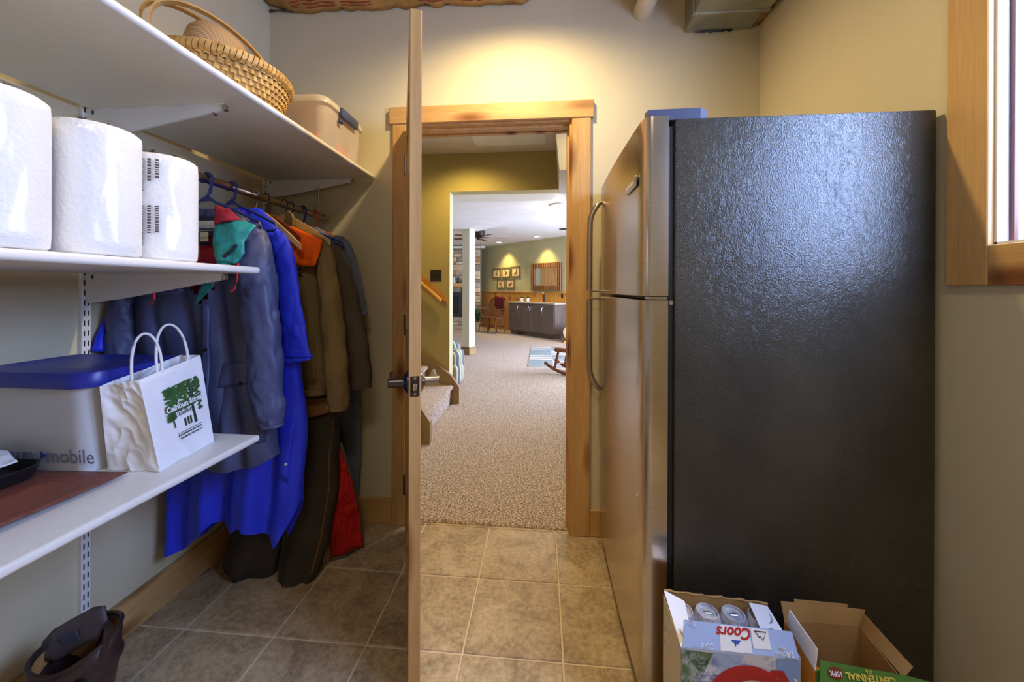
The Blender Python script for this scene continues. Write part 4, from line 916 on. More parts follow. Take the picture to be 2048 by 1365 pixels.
sheet([(-1.375, 1.150, 1.215), (-1.215, 1.140, 1.235), (-1.150, 1.136, 1.205), (-1.17, 1.130, 1.192), (-1.36, 1.140, 1.185)], .006, .003, 8).build('storm_flap', 'navy_nylon', nj, 180, solid=.004)
for nm, P in (('drawcord', [(-.952, 1.122, 1.293), (-.954, 1.120, 1.24), (-.962, 1.119, 1.212), (-.974, 1.118, 1.202)]), ('drawcord', [(-1.227, 1.108, 1.205), (-1.225, 1.107, 1.178), (-1.231, 1.106, 1.166), (-1.241, 1.106, 1.160)])):
    MB().tube(P, .0028, 8).build(nm, 'cord_red', nj)
NV.patch([(-1.105, 1.16), (-1.085, 1.16), (-1.075, .64), (-1.105, .64)], .005, 3, 30).build('front_placket', 'navy_nylon', nj, 180, solid=.003)
pk = NV.patch([(-1.040, .960), (-.925, .962), (-.918, .70), (-1.036, .70)], .004, 10, 12).build('pocket', 'navy_nylon', nj, 180, solid=.003)
NV.patch([(-1.046, .965), (-.918, .965), (-.916, .905), (-1.046, .888)], .009, 10, 6).build('pocket_flap', 'navy_nylon', pk, 180, solid=.004)
for zz in (1.014, .915, .79, .68): MB().lathe([(.007, 0), (.007, .003), (.003, .004)], (-1.092, NV.front(-1.092, zz)-.006, zz), 12, 'Y').build('snap', 'dark_nickel', nj)
MB().lathe([(.006, 0), (.005, .003)], (-.985, NV.front(-.985, .90)-.012, .90), 12, 'Y').build('snap', 'dark_nickel', pk)
sleeve([(-1.00, 1.225, 1.425), (-.968, 1.205, 1.345), (-.942, 1.185, 1.24), (-.918, 1.18, 1.10), (-.905, 1.18, .93), (-.893, 1.18, .82), (-.884, 1.18, .755)], [.035, .060, .062, .056, .050, .052, .036], [.030, .045, .050, .046, .044, .046, .030], 1.3, .007).build('sleeve', 'navy_nylon', nj, 180)
sleeve([(-1.335, 1.20, 1.37), (-1.375, 1.185, 1.27), (-1.395, 1.165, 1.15), (-1.385, 1.15, .98), (-1.38, 1.15, .80)], [.030, .040, .042, .042, .036], [.035, .045, .046, .046, .036], 4.1, .007).build('sleeve', 'navy_nylon', nj, 180)
MB().tube([(-.884+.034*math.cos(a), 1.18+.030*math.sin(a), .765) for a in (2*PI*q/20 for q in range(20))], .006, 8, loop=True).build('elastic_cuff', 'navy_nylon', nj)

# --- blue rain coat
def bhem(x):
    K = [(-1.45, .205), (-1.33, .235), (-1.24, .31), (-1.19, .36), (-1.155, .30), (-1.085, .345), (-.965, .262), (-.90, .40), (-.86, .55)]
    for (a, za), (b_, zb) in zip(K, K[1:]):
        if a <= x <= b_: return lerp(za, zb, (x-a)/(b_-a))
    return K[0][1] if x < K[0][0] else K[-1][1]
BC = Garment([(0, -1.19, -1.06, 1.345, 1.355, .020), (.05, -1.28, -.995, 1.345, 1.36, .035), (.10, -1.37, -.955, 1.34, 1.365, .042), (.25, -1.405, -.955, 1.335, 1.37, .045), (.50, -1.41, -.91, 1.33, 1.37, .048), (.78, -1.415, -.880, 1.33, 1.37, .050), (1, -1.415, -.895, 1.33, 1.36, .050)], 1.515, bhem, (.003, .024, 3.4, 2.0), 5.1, .005)
bc = thing('rain_coat', 'bright blue vinyl rain coat hanging to knee height behind the navy jacket', 'coat', (-1.15, 1.35, .2))
BC.mesh(n=120, m=60).build('coat_body', 'blue_vinyl', bc, 180)
sleeve([(-1.00, 1.35, 1.41), (-.952, 1.335, 1.33), (-.925, 1.325, 1.18), (-.905, 1.32, 1.05), (-.888, 1.32, .945)], [.034, .040, .044, .050, .055], [.020, .022, .020, .018, .014], 2.7, .004).build('sleeve', 'blue_vinyl', bc, 180)
MB().tube([(-.888+.056*math.cos(a), 1.32+.016*math.sin(a), .968) for a in (2*PI*q/24 for q in range(24))], .0035, 6, loop=True).build('sleeve_hem', 'blue_vinyl', bc)
MB().grid(lambda u, v: (lerp(-1.424, -1.395, u)+.006*math.sin(v*7+u*4), lerp(lerp(1.165, 1.215, u), lerp(1.088, 1.190, u), v)+.008*math.sin(u*9), lerp(1.20, lerp(1.012, .985, u), v)), 10, 16).build('sleeve', 'blue_vinyl', bc, 180, solid=.012)
BC.patch([(-.985, .72), (-.905, .72), (-.925, .50), (-.985, .56)], .004, 8, 8).build('front_flap', 'blue_vinyl', bc, 180, solid=.003)
MB().lathe([(.006, 0), (.004, .003)], (-.93, BC.front(-.93, .57)-.005, .57), 10, 'Y').build('snap', 'white', bc)

# --- tan work jacket with orange yoke
TN = Garment([(0, -1.16, -1.06, 1.525, 1.535, .020), (.06, -1.25, -.97, 1.525, 1.53, .035), (.13, -1.32, -.940, 1.52, 1.53, .045), (.30, -1.35, -.935, 1.52, 1.525, .052), (.65, -1.35, -.905, 1.515, 1.52, .055), (.92, -1.34, -.875, 1.51, 1.515, .060), (1, -1.32, -.872, 1.51, 1.515, .050)], 1.480, lambda x: .772-.02*math.sin((x+1.3)*9), (.003, .014, 4.4, .3), 8.4, .007)
tj = thing('work_jacket', 'tan canvas work jacket with a blaze orange shoulder panel', 'jacket', (-1.1, 1.52, .77))
TN.mesh().build('jacket_body', 'tan_canvas', tj, 180)
sheet([(-1.06, 1.466, 1.478), (-.992, 1.462, 1.460), (-.876, 1.470, 1.408), (-.884, 1.462, 1.36), (-.902, 1.456, 1.303), (-.987, 1.452, 1.306), (-1.06, 1.456, 1.306)], .012, .005, 3).build('orange_yoke', 'orange_canvas', tj, 180, solid=.004)
sleeve([(-.955, 1.52, 1.43), (-.895, 1.505, 1.36), (-.872, 1.49, 1.25), (-.842, 1.475, 1.06), (-.824, 1.47, .90), (-.816, 1.47, .80), (-.812, 1.47, .725)], [.018, .030, .038, .046, .046, .043, .036], [.022, .030, .036, .042, .044, .042, .034], 7.2, .006).build('sleeve', 'tan_canvas', tj, 180)
MB().tube([(-.814+.037*math.cos(a), 1.47+.035*math.sin(a), .760) for a in (2*PI*q/20 for q in range(20))], .0022, 6, loop=True).build('cuff_seam', 'brown_canvas', tj)
MB().box(-.846, -.832, 1.428, 1.436, .735, .752, .002, 1).build('cuff_tab', 'tan_canvas', tj)
MB().tube([(-1.13+.055*math.cos(a)+.03, 1.50+.03*math.sin(a), 1.482+.02*math.cos(a*2)) for a in (PI*q/12-.2 for q in range(14))], [.020]*14, 8, flat=1.6).build('collar', 'tan_canvas', tj)
MB().tube([(x, TN.front(x, z)-.003, z) for x, z in ((-1.00, 1.285), (-.985, 1.20), (-.955, 1.10), (-.94, .98))], .0022, 6).build('pocket_seam', 'brown_canvas', tj)
TN.patch([(-1.03, 1.02), (-.925, 1.03), (-.905, .84), (-1.03, .84)], .006, 10, 10).build('pocket', 'tan_canvas', tj, 180, solid=.004)
ly = TN.front(-.985, 1.28)-.007
MB().tube([(-.985+.010*math.cos(t), ly, 1.283+.010*math.sin(t)) for t in (math.radians(40+q*20) for q in range(15))], .0028, 8).build('logo', 'dark_cloth', tj)
MB().box(-.998, -.970, ly-.001, ly+.002, 1.264, 1.268).build('logo', 'dark_cloth', tj)
TN.patch([(-1.05, .80), (-.88, .80), (-.88, .775), (-1.05, .775)], .003, 10, 3).build('hem_band', 'tan_canvas', tj, 180, solid=.006)

# --- bib overalls with red quilted lining
bo = thing('bib_overalls', 'dark canvas bib overalls with an unzipped leg showing red quilted lining', 'overalls', (-1.05, 1.55, 0))
LR = Garment([(0, -1.16, -.872, 1.585, 1.595, .030), (.30, -1.07, -.872, 1.570, 1.575, .050), (.52, -1.055, -.872, 1.555, 1.565, .055), (.80, -1.085, -.885, 1.53, 1.54, .055), (.94, -1.095, -.915, 1.515, 1.525, .052), (1, -1.085, -.935, 1.505, 1.515, .048)], .770, lambda x: .004+.02*max(0, (x+.99)), (.002, .010, 1.6, .5), 3.3, .008)
LR.mesh(n=64, m=48).build('trouser_leg', 'bib_canvas', bo, 180)
LF = Garment([(0, -1.31, -1.09, 1.575, 1.585, .035), (.30, -1.30, -1.08, 1.555, 1.565, .050), (.62, -1.295, -1.085, 1.54, 1.55, .055), (.85, -1.33, -1.085, 1.53, 1.535, .060), (.95, -1.345, -1.105, 1.52, 1.53, .062), (1, -1.33, -1.12, 1.515, 1.525, .050)], .770, lambda x: .004+.05*max(0, x+1.21), (.002, .012, 1.6, 1.5), 9.3, .010)
LF.mesh(n=64, m=48).build('trouser_leg', 'bib_canvas', bo, 180)
sheet([(-.880, 1.60, .520), (-.838, 1.625, .373), (-.817, 1.645, .224), (-.806, 1.665, .050), (-.930, 1.62, .020), (-.912, 1.585, .122)], .010, .010, 4, 6).build('quilted_lining', 'quilt_red', bo, 180, solid=.010)
MB().tube([(-.876, 1.600, .535), (-.836, 1.622, .373), (-.813, 1.642, .224), (-.801, 1.662, .045), (-.860, 1.645, .018), (-.935, 1.615, .010)], .0075, 8).build('lining_edge', 'dark_canvas', bo)
MB().tube([(x, LR.front(x, z)-.002, z) for x, z in ((-.886, .66), (-.887, .52), (-.890, .36), (-.905, .18), (-.932, .05))], .0024, 6).build('zipper', 'brown_canvas', bo)
wb = Garment([(0, -1.17, -.868, 1.575, 1.58, .052), (1, -1.17, -.868, 1.575, 1.58, .055)], .752, lambda x: .672+.25*max(0, x+.96), (0, .002, 2, 0), 4.4, .004)
wb.mesh(n=64, m=8).build('waistband', 'brown_canvas', bo, 180, solid=.004)
MB().box(-.955, -.943, wb.front(-.95, .72)-.006, wb.front(-.95, .72)-.002, .70, .745, .001, 1).build('belt_loop', 'brown_canvas', bo)

# --- dark coat, denim shirt, jeans
DK = Garment([(0, -1.17, -1.07, 1.655, 1.665, .018), (.06, -1.25, -1.00, 1.655, 1.665, .028), (.16, -1.33, -.935, 1.65, 1.665, .036), (.4, -1.36, -.925, 1.65, 1.66, .040), (1, -1.36, -.90, 1.65, 1.66, .042)], 1.475, .74, (.002, .008, 3.2, 1), 6.6)
dc = thing('chore_coat', 'dark olive brown canvas coat hanging behind the tan work jacket', 'coat', (-1.1, 1.66, .74))
DK.mesh(n=72, m=36).build('coat_body', 'dark_canvas', dc, 180)
sleeve([(-1.00, 1.66, 1.42), (-.932, 1.645, 1.355), (-.880, 1.63, 1.22), (-.838, 1.62, 1.05), (-.808, 1.615, .90), (-.796, 1.615, .775)], [.025, .048, .054, .056, .056, .054], [.03, .042, .046, .046, .044, .040], 3.9, .006).build('sleeve', 'dark_canvas', dc, 180)
DN = Garment([(0, -1.16, -1.08, 1.755, 1.765, .016), (.10, -1.27, -.98, 1.755, 1.765, .026), (.2, -1.33, -.93, 1.755, 1.765, .030), (1, -1.34, -.91, 1.755, 1.765, .032)], 1.510, .80, (.002, .008, 3.2, 2), 2.9)
ds = thing('denim_shirt', 'faded denim shirt hanging behind the dark canvas coat', 'shirt', (-1.1, 1.76, .8))
DN.mesh(n=72, m=30).build('shirt_body', 'denim', ds, 180)
sleeve([(-1.00, 1.76, 1.455), (-.945, 1.755, 1.41), (-.912, 1.75, 1.30), (-.888, 1.75, 1.18), (-.872, 1.75, 1.08)], [.02, .034, .042, .044, .042], [.02, .030, .034, .034, .032], 5.2, .006).build('sleeve', 'denim', ds, 180)
JN = Garment([(0, -1.25, -.93, 1.835, 1.84, .016), (.4, -1.22, -.905, 1.835, 1.84, .024), (.8, -1.15, -.900, 1.835, 1.84, .024), (1, -1.13, -.91, 1.835, 1.84, .022)], 1.36, .20, (.002, .010, 2.2, 1.2), 7.7)
tag(JN.mesh(n=64, m=40).build('jeans', 'denim', None, 180), 'faded blue jeans hanging against the back wall', 'jeans')

# --- hangers
def plastic_hanger(y, mat, label, half=.19, tilt=0.0, ztop=1.496):
    t = thing('plastic_hanger', label, 'hanger', (XRD, y, ztop-.1))
    cx = XRD; H = []
    for q in range(15):
        a = math.radians(200-q*245/14); H.append((cx+.024*math.cos(a)*1.0, y-.010*math.cos(a), ZR+.0015+.0185*math.sin(a)+.0))
    H = [(cx+.0235*math.cos(math.radians(195-q*16)), y-.006*math.cos(math.radians(195-q*16)), ZR-.004+.0245*math.sin(math.radians(195-q*16))) for q in range(14)]+[(cx+.010, y, ZR-.045), (cx, y, ztop+.012)]
    MB().tube(H, .0048, 10).build('hook', mat, t)
    dy = tilt
    L_ = [(cx, y, ztop+.010)]+[(cx-half*q/6, y-dy*q/6, ztop-.075*(q/6)**1.15) for q in range(1, 7)]
    R_ = [(cx, y, ztop+.010)]+[(cx+half*q/6, y+dy*q/6, ztop-.075*(q/6)**1.15) for q in range(1, 7)]
    MB().tube(L_, .0048, 10).build('shoulder_bar', mat, t); MB().tube(R_, .0048, 10).build('shoulder_bar', mat, t)
    MB().tube([(cx-half, y-dy, ztop-.075), (cx-half-.008, y-dy, ztop-.090), (cx-half+.006, y-dy, ztop-.10), (cx, y, ztop-.10), (cx+half-.006, y+dy, ztop-.10), (cx+half+.008, y+dy, ztop-.090), (cx+half, y+dy, ztop-.075)], .0048, 10).build('bottom_bar', mat, t)
    MB().prism([(cx-.030, ztop-.006), (cx+.030, ztop-.006), (cx, ztop+.012)], 'Y', y-.0025, y+.0025).build('web', mat, t)
plastic_hanger(1.188, 'navyplastic', 'navy plastic hanger holding the navy rain jacket', .17, .02, 1.512)
plastic_hanger(1.290, 'navyplastic', 'navy plastic hanger holding the blue rain coat', .16, .01, 1.522)
plastic_hanger(1.700, 'blueplastic', 'bright blue plastic hanger between the dark coat and the denim shirt', .20, 0, 1.500)
plastic_hanger(1.800, 'orangeplastic', 'orange plastic hanger closest to the room corner', .17, 0, 1.512)
def wood_hanger(y, mat, hookmat, label, half=.20, drop=.155, ztop=1.535, thick=.012):
    t = thing('wooden_hanger', label, 'hanger', (XRD, y, ztop-drop))
    cx = XRD+.012
    H = [(cx-.004+.0205*math.cos(math.radians(195-q*16)), y-.006*math.cos(math.radians(195-q*16)), ZR-.0010+.0185*math.sin(math.radians(195-q*16))) for q in range(14)]+[(cx+.006, y, ZR-.030), (cx, y, ztop-.005)]
    MB().tube(H, .0024, 8).build('hook', hookmat, t)
    up, lo = [], []
    for q in range(17):
        s_ = -1+2*q/16; x = cx+half*s_; zt = ztop-drop*abs(s_)**1.25; th = lerp(.040, .020, abs(s_))
        up.append((x, zt)); lo.append((x, zt-th))
    MB().prism(up+lo[::-1], 'Y', y-thick/2, y+thick/2).build('shoulders', mat, t, 40)
wood_hanger(1.393, 'hangerwoodX', 'chrome', 'pale wooden hanger with a silver hook between the blue coat and tan jacket', .185, .145, 1.528)
wood_hanger(1.450, 'redwoodh', 'oil_bronze', 'reddish brown wooden hanger with a dark hook', .15, .10, 1.520)
wood_hanger(1.560, 'hangerwoodX', 'oil_bronze', 'golden wooden hanger holding the tan work jacket', .205, .115, 1.535)
wood_hanger(1.600, 'hangerwoodX', 'oil_bronze', 'wooden hanger with a black hook holding the dark overalls', .15, .10, 1.515)

# ================================================================== TOP SHELF THINGS
bk = thing('wicker_basket', 'oval wicker basket with two bentwood handles on the top shelf', 'basket', (-1.13, 1.15, ZT))
bcx, bcy, ba, bb = -1.112, 1.245, .198, .198
def bring(f, z, n=96): return [(bcx+ba*f*math.cos(2*PI*q/n), bcy+bb*f*math.sin(2*PI*q/n), z) for q in range(n)]
MB().rings([bring(.72, ZT+.001), bring(.80, ZT+.03), bring(.93, ZT+.10), bring(.985, ZT+.145)], caps=True).build('basket_wall', 'wicker', bk, 180)
wk = MB()
for lev in range(8):
    f0 = lerp(.76, .985, (lev/7)**.8); z0 = ZT+.012+lev*.0172
    n = 56
    for q in range(n):
        a = 2*PI*(q+.5*(lev % 2))/n; da = 2*PI/n*.46; P = []
        for s_ in (-1, -.4, .4, 1):
            rr = f0+.030*(1-s_*s_)+.004; P.append((bcx+ba*rr*math.cos(a+da*s_), bcy+bb*rr*math.sin(a+da*s_), z0+.008))
        wk.add([(p[0], p[1], p[2]-.0085) for p in P]+[(p[0], p[1], p[2]+.0085) for p in P], [(0, 1, 5, 4), (1, 2, 6, 5), (2, 3, 7, 6)])
o = wk.build('weave', 'wicker', bk, 0, solid=.002); o['kind'] = 'stuff'
rm = MB(); n = 86
for q in range(n):
    a = 2*PI*q/n; c_ = Vector((bcx+ba*1.02*math.cos(a), bcy+bb*1.02*math.sin(a), ZT+.155)); rd = Vector((math.cos(a), math.sin(a), 0)); tg_ = Vector((-ba*math.sin(a), bb*math.cos(a), 0)).normalized()
    R = []
    for k_ in (-1, 1): R.append([c_+tg_*(k_*.0065+.004*math.sin(th))+rd*.013*math.cos(th)+Vector((0, 0, .017*math.sin(th))) for th in (2*PI*w_/8 for w_ in range(8))])
    rm.rings(R)
o = rm.build('lashed_rim', 'wicker', bk, 40); o['kind'] = 'stuff'
for sh_, of_, am_ in ((.095, .03, .200), (.140, -.030, .215)):
    P = []
    for q in range(21):
        a = PI*q/20; s_ = -math.cos(a)*.165-sh_*math.sin(a)
        P.append((bcx+.73*s_+.68*of_, bcy+.68*s_-.73*of_, ZT+.150+am_*math.sin(a)**.85))
    R = []
    for i, p in enumerate(P):
        a = PI*i/20; nr = Vector((-.73*math.cos(a), -.68*math.cos(a), math.sin(a))).normalized(); p = Vector(p); wd_ = Vector((.68, -.73, 0))*.012
        R.append([p+wd_+nr*.003, p-wd_+nr*.003, p-wd_-nr*.003, p+wd_-nr*.003])
    MB().rings(R).build('bent_handle', 'hangerwoodY', bk, 50)
ht = thing('straw_hat', 'brown woven straw hat lying in the wicker basket', 'hat', (-1.10, 1.16, ZT+.15))
HM = Matrix.Translation((-1.115, 1.262, ZT+.185)) @ Matrix.Rotation(math.radians(-8), 4, 'X') @ Matrix.Rotation(math.radians(9), 4, 'Y')
def hring(r, z, wob=0): return [HM @ Vector((r*.82*math.cos(2*PI*q/48), r*math.sin(2*PI*q/48)-.05, z+wob*math.sin(2*PI*q/48*2+.8))) for q in range(48)]
MB().rings([hring(.001, .098), hring(.05, .098), hring(.082, .088), hring(.098, .060), hring(.104, .0)], caps=False).build('crown', 'straw', ht, 180)
MB().rings([[HM @ Vector((.104*.82*math.cos(a), .104*math.sin(a)-.05, 0)) for a in (2*PI*q/48 for q in range(48))], [HM @ Vector((.14*.9*math.cos(a), .145*math.sin(a)-.02, .006+.012*math.sin(2*a+.9))) for a in (2*PI*q/48 for q in range(48))], [HM @ Vector((.172*.95*math.cos(a), .176*math.sin(a)+.0, -.002+.020*math.sin(2*a+.9))) for a in (2*PI*q/48 for q in range(48))]], caps=False).build('brim', 'straw', ht, 180, solid=.004)
# clear storage bin
def rrect(x0, x1, y0, y1, z, r, n=6):
    P = []
    for cx, cy, a0 in ((x1-r, y1-r, 0), (x0+r, y1-r, PI/2), (x0+r, y0+r, PI), (x1-r, y0+r, 1.5*PI)):
        for q in range(n+1): a = a0+PI/2*q/n; P.append((cx+r*math.cos(a), cy+r*math.sin(a), z))
    return P
cbn = thing('storage_bin', 'frosted clear storage bin with blue latch handles on the top shelf', 'storage bin', (-1.09, 1.68, ZT))
bx0, bx1, by0, by1 = -1.30, -.895, 1.505, 1.862
MB().rings([rrect(bx0+.02, bx1-.02, by0+.02, by1-.02, ZT+.001, .03), rrect(bx0+.018, bx1-.018, by0+.018, by1-.018, ZT+.01, .035), rrect(bx0+.006, bx1-.006, by0+.006, by1-.006, ZT+.200, .045)]).build('bin_body', 'frost', cbn, 60)
MB().rings([rrect(bx0-.004, bx1+.004, by0-.004, by1+.004, ZT+.198, .05), rrect(bx0-.004, bx1+.004, by0-.004, by1+.004, ZT+.215, .05), rrect(bx0+.006, bx1-.006, by0+.006, by1-.006, ZT+.229, .045), rrect(bx0+.03, bx1-.03, by0+.03, by1-.03, ZT+.229, .03)]).build('bin_lid', frosted('frosted_lid', srgb(244, 234, 226), .55), cbn, 60)
MB().box(bx1-.004, bx1+.016, 1.615, 1.765, ZT+.180, ZT+.222, .006, 2).build('latch_handle', plain('slate_blue_plastic', srgb(62, 74, 120), .4), cbn)
MB().box(bx0-.016, bx0+.004, 1.615, 1.765, ZT+.180, ZT+.222, .006, 2).build('latch_handle', 'navyplastic', cbn)
MB().box(bx1-.002, bx1+.010, 1.610, 1.635, ZT+.150, ZT+.172, .004, 1).build('latch_foot', 'navyplastic', cbn)
sh = thing('folded_fabric', 'coral red folded fabric seen through the storage bin', 'fabric', (-1.08, 1.68, ZT+.012))
MB().rings([rrect(-1.24, -.935, 1.545, 1.80, ZT+.012, .06), rrect(-1.25, -.925, 1.540, 1.815, ZT+.06, .08), rrect(-1.23, -.945, 1.56, 1.79, ZT+.095, .09), rrect(-1.16, -1.0, 1.63, 1.74, ZT+.115, .04)]).build('bundle', plain('coral_fabric', srgb(226, 92, 72), .9, bmp=.4, bscale=18, bdist=.01), sh, 180)
MB().rings([[(-.945+.012*math.sin(t*.5), 1.60+.06*math.cos(t), ZT+.065+.042*math.sin(t)) for t in (2*PI*q/18 for q in range(18))], [(-.925+.006*math.sin(t*.5), 1.60+.05*math.cos(t), ZT+.062+.036*math.sin(t)) for t in (2*PI*q/18 for q in range(18))]]).build('grey_roll', plain('grey_fabric', srgb(104, 104, 108), .9), sh)

# ================================================================== MIDDLE SHELF: paper towels
def towel_roll(x, y, r, h, label, seed, printed=False):
    t = thing('paper_towel_roll', label, 'paper towels', (x, y, ZM), 0, 'wrapped paper towel rolls on the middle shelf')
    prof = [(r*.30, .004), (r-.008, .002), (r-.001, .008), (r, .03), (r, h-.03), (r-.001, h-.008), (r-.008, h-.002), (r*.30, h), (r*.30, .004)]
    MB().lathe(prof, (x, y, ZM), 56, caps=False).build('paper_roll', 'towel', t, 60)
    R = []
    for i in range(19):
        z = h*i/18; ring = []
        for q in range(60):
            a = 2*PI*q/60; d = .003+.0022*max(0, math.sin(a*7+z*28+seed))**3+.0015*fbm((a, z*8, 0), 3, seed); rr = (r+d) if 0 < i < 18 else r*.9
            ring.append((x+rr*math.cos(a), y+rr*math.sin(a), ZM+.001+z+(.004 if i == 18 else 0)))
        R.append(ring)
    tp = [(x+r*.25*math.cos(2*PI*q/60)*(1+.4*math.sin(q)), y+r*.25*math.sin(2*PI*q/60), ZM+h+.014+.010*math.sin(q*1.7+seed)) for q in range(60)]
    MB().rings(R+[tp], caps=False).build('plastic_wrap', 'film', t, 180)
    if printed:
        # two columns of small print on the wrap, facing the room
        lines = MB(); g = random.Random(3)
        for blk, (z0, z1) in enumerate(((.145, .240), (.035, .130))):
            for c_ in range(5 if blk == 0 else 5):
                a0 = math.radians(-98+c_*11); za = z0+((.0, .0, .018, .045, .05) if blk == 0 else (0, .01, 0, .028, .03))[c_]; zz = z1-.003*g.random()
                while zz > za:
                    hh = g.uniform(.003, .007)
                    P = [(x+(r+.0062)*math.cos(a0+k_*.045), y+(r+.0062)*math.sin(a0+k_*.045), ZM+zz) for k_ in (0, 1, 2)]
                    lines.add(P+[(p[0], p[1], p[2]-hh*.75) for p in P], [(0, 3, 4, 1), (1, 4, 5, 2)]); zz -= hh+.0006
        o = lines.build('small_print', plain('print_charcoal', srgb(84, 80, 78), .7), t, 0); o['kind'] = 'stuff'
towel_roll(-.945, .876, .068, .258, 'wrapped paper towel roll with small print, at the end of the middle shelf', 1.0, True)
towel_roll(-.938, .724, .072, .270, 'wrapped white paper towel roll standing between two others', 2.4)
towel_roll(-.940, .566, .072, .272, 'wrapped white paper towel roll with long glossy creases, farthest from the shelf end', 4.0)

# ================================================================== LOWER SHELF THINGS
tt = thing('storage_tote', 'milky storage tote with a royal blue lid on the lower shelf', 'storage tote', (-1.24, .93, ZL))
tx0, tx1, ty0, ty1 = -1.412, -1.070, .800, 1.062
MB().rings([rrect(tx0+.02, tx1-.012, ty0+.022, ty1-.02, ZL+.001, .03), rrect(tx0+.018, tx1-.010, ty0+.020, ty1-.018, ZL+.012, .035), rrect(tx0+.010, tx1-.004, ty0+.010, ty1-.010, ZL+.212, .045)]).build('tote_body', 'tote', tt, 60)
MB().rings([rrect(tx0, tx1+.006, ty0-.002, ty1, ZL+.208, .05), rrect(tx0-.002, tx1+.008, ty0-.004, ty1+.002, ZL+.222, .05), rrect(tx0+.004, tx1+.002, ty0+.006, ty1-.004, ZL+.243, .045), rrect(tx0+.035, tx1-.03, ty0+.04, ty1-.035, ZL+.249, .03), rrect(tx0+.05, tx1-.045, ty0+.055, ty1-.05, ZL+.243, .03)]).build('tote_lid', 'blueplastic', tt, 40)
TMx = frame((-1.2705, ty0+.0165, ZL+.040), (1, 0, 0), (0, .055, 1))
text('lettering', 'spectrum', 'print_grey', tt, frame((-1.306, ty0+.0150, ZL+.042), (1, 0, 0), (0, -.05, 1)), .046, bold=.0005)
text('lettering', 'mobile', 'print_grey', tt, frame((-1.124, ty0+.0165, ZL+.042), (1, 0, 0), (0, -.05, 1)), .048)
MB().add([(-1.202, ty0+.0150, ZL+.054), (-1.202, ty0+.0158, ZL+.032), (-1.186, ty0+.0154, ZL+.043)], [(0, 1, 2)]).build('triangle_mark', 'print_blue', tt, 0)
# white paper carrier bag
pb = thing('paper_bag', 'white paper shopping bag with twine handles and a green tree print', 'bag', (-.99, .93, ZL))
Bt = [Vector(p) for p in ((-1.055, .843, ZL+.001), (-.919, .845, ZL+.001), (-.946, 1.027, ZL+.001), (-1.065, 1.022, ZL+.001))]
Tp = [Vector(p) for p in ((-1.052, .822, .978), (-.972, .842, .990), (-.993, 1.030, 1.018), (-1.050, 1.024, 1.018))]
def bagring(t, n=36):
    cs_ = [Bt[i].lerp(Tp[i], t) for i in range(4)]; R = []
    for i in range(4):
        a, b_ = cs_[i], cs_[(i+1) % 4]; nr = Vector((b_.y-a.y, -(b_.x-a.x), 0)).normalized()
        for q in range(n):
            s_ = q/n; p = a.lerp(b_, s_)
            am = .005 if i == 1 else .016
            g_ = (.018*math.sin(PI*s_)*math.sin(PI*t)*(-1 if i in (0, 2) else .15))
            e_ = math.sin(PI*s_)**.5
            rd_ = 1-abs(fbm((s_*1.3+i*3+t*.9, t*1.6, i), 1.5, 3))*2.2; p = p+nr*(g_+am*e_*(rd_-.55)*.55)
            R.append(p)
    return R
MB().rings([bagring(k_/70) for k_ in range(71)], caps=False).add(*(lambda R: ([tuple(p) for p in R], [tuple(range(len(R)))[::-1]]))(bagring(0))).build('bag_sides', 'bag_paper', pb, 25, solid=.0012)
def bagface(s_, t, off=.0): # on the printed side
    a, b_ = Bt[1].lerp(Tp[1], t), Bt[2].lerp(Tp[2], t); nr = Vector((b_.y-a.y, -(b_.x-a.x), .22)).normalized(); return a.lerp(b_, s_)+nr*(.0062+off)
fx = (bagface(1, .5)-bagface(0, .5)); fy = (bagface(.5, 1)-bagface(.5, 0))
pg = MB(); g = random.Random(12)
for q in range(1000):
    s_ = g.uniform(.26, .86); t = g.uniform(.42, .78)
    if (t < .50 and .38 < s_ < .80) or (s_ > .62 and t > .5 and g.random() < .45): continue
    r_ = g.uniform(.0012, .0042); c_ = bagface(s_, t); a0 = g.uniform(0, PI); ex = fx.normalized(); ey = fy.normalized()
    pg.add([c_+ex*r_*math.cos(a0+k_*2*PI/5)*1.4+ey*r_*math.sin(a0+k_*2*PI/5)*.8 for k_ in range(5)], [(0, 1, 2, 3, 4)])
o = pg.build('tree_print', 'print_green', pb, 0); o['kind'] = 'stuff'
tr = MB()
for (s0, t0, s1, t1, w0) in ((.70, .30, .68, .62, .018), (.68, .55, .60, .74, .008), (.68, .55, .78, .75, .008), (.34, .34, .32, .6, .007), (.68, .60, .69, .78, .007)):
    a, b_ = bagface(s0, t0, .0004), bagface(s1, t1, .0004); ex = fx.normalized()*w0*.25
    tr.add([a-ex, a+ex, b_+ex*.5, b_-ex*.5], [(0, 1, 2, 3)])
for sx in (.50, .555, .60): tr.add([bagface(sx, .31, .0004), bagface(sx+.03, .315, .0004), bagface(sx+.03, .40, .0004), bagface(sx, .395, .0004)], [(0, 1, 2, 3)])
tr.add([bagface(.36, .262, .0004), bagface(.80, .262, .0004), bagface(.80, .268, .0004), bagface(.36, .268, .0004)], [(0, 1, 2, 3)])
tr.build('trunk_and_house_print', 'print_dark', pb, 0)
text('lettering', 'Calhoun Street', 'white', pb, frame(bagface(.57, .545, .0014), fx, fy), .0200, bold=.0007)
text('lettering', 'Gallery', 'print_dark', pb, frame(bagface(.55, .465, .0012), fx, fy), .0175, shear=.25)
sm = MB(); g = random.Random(5)
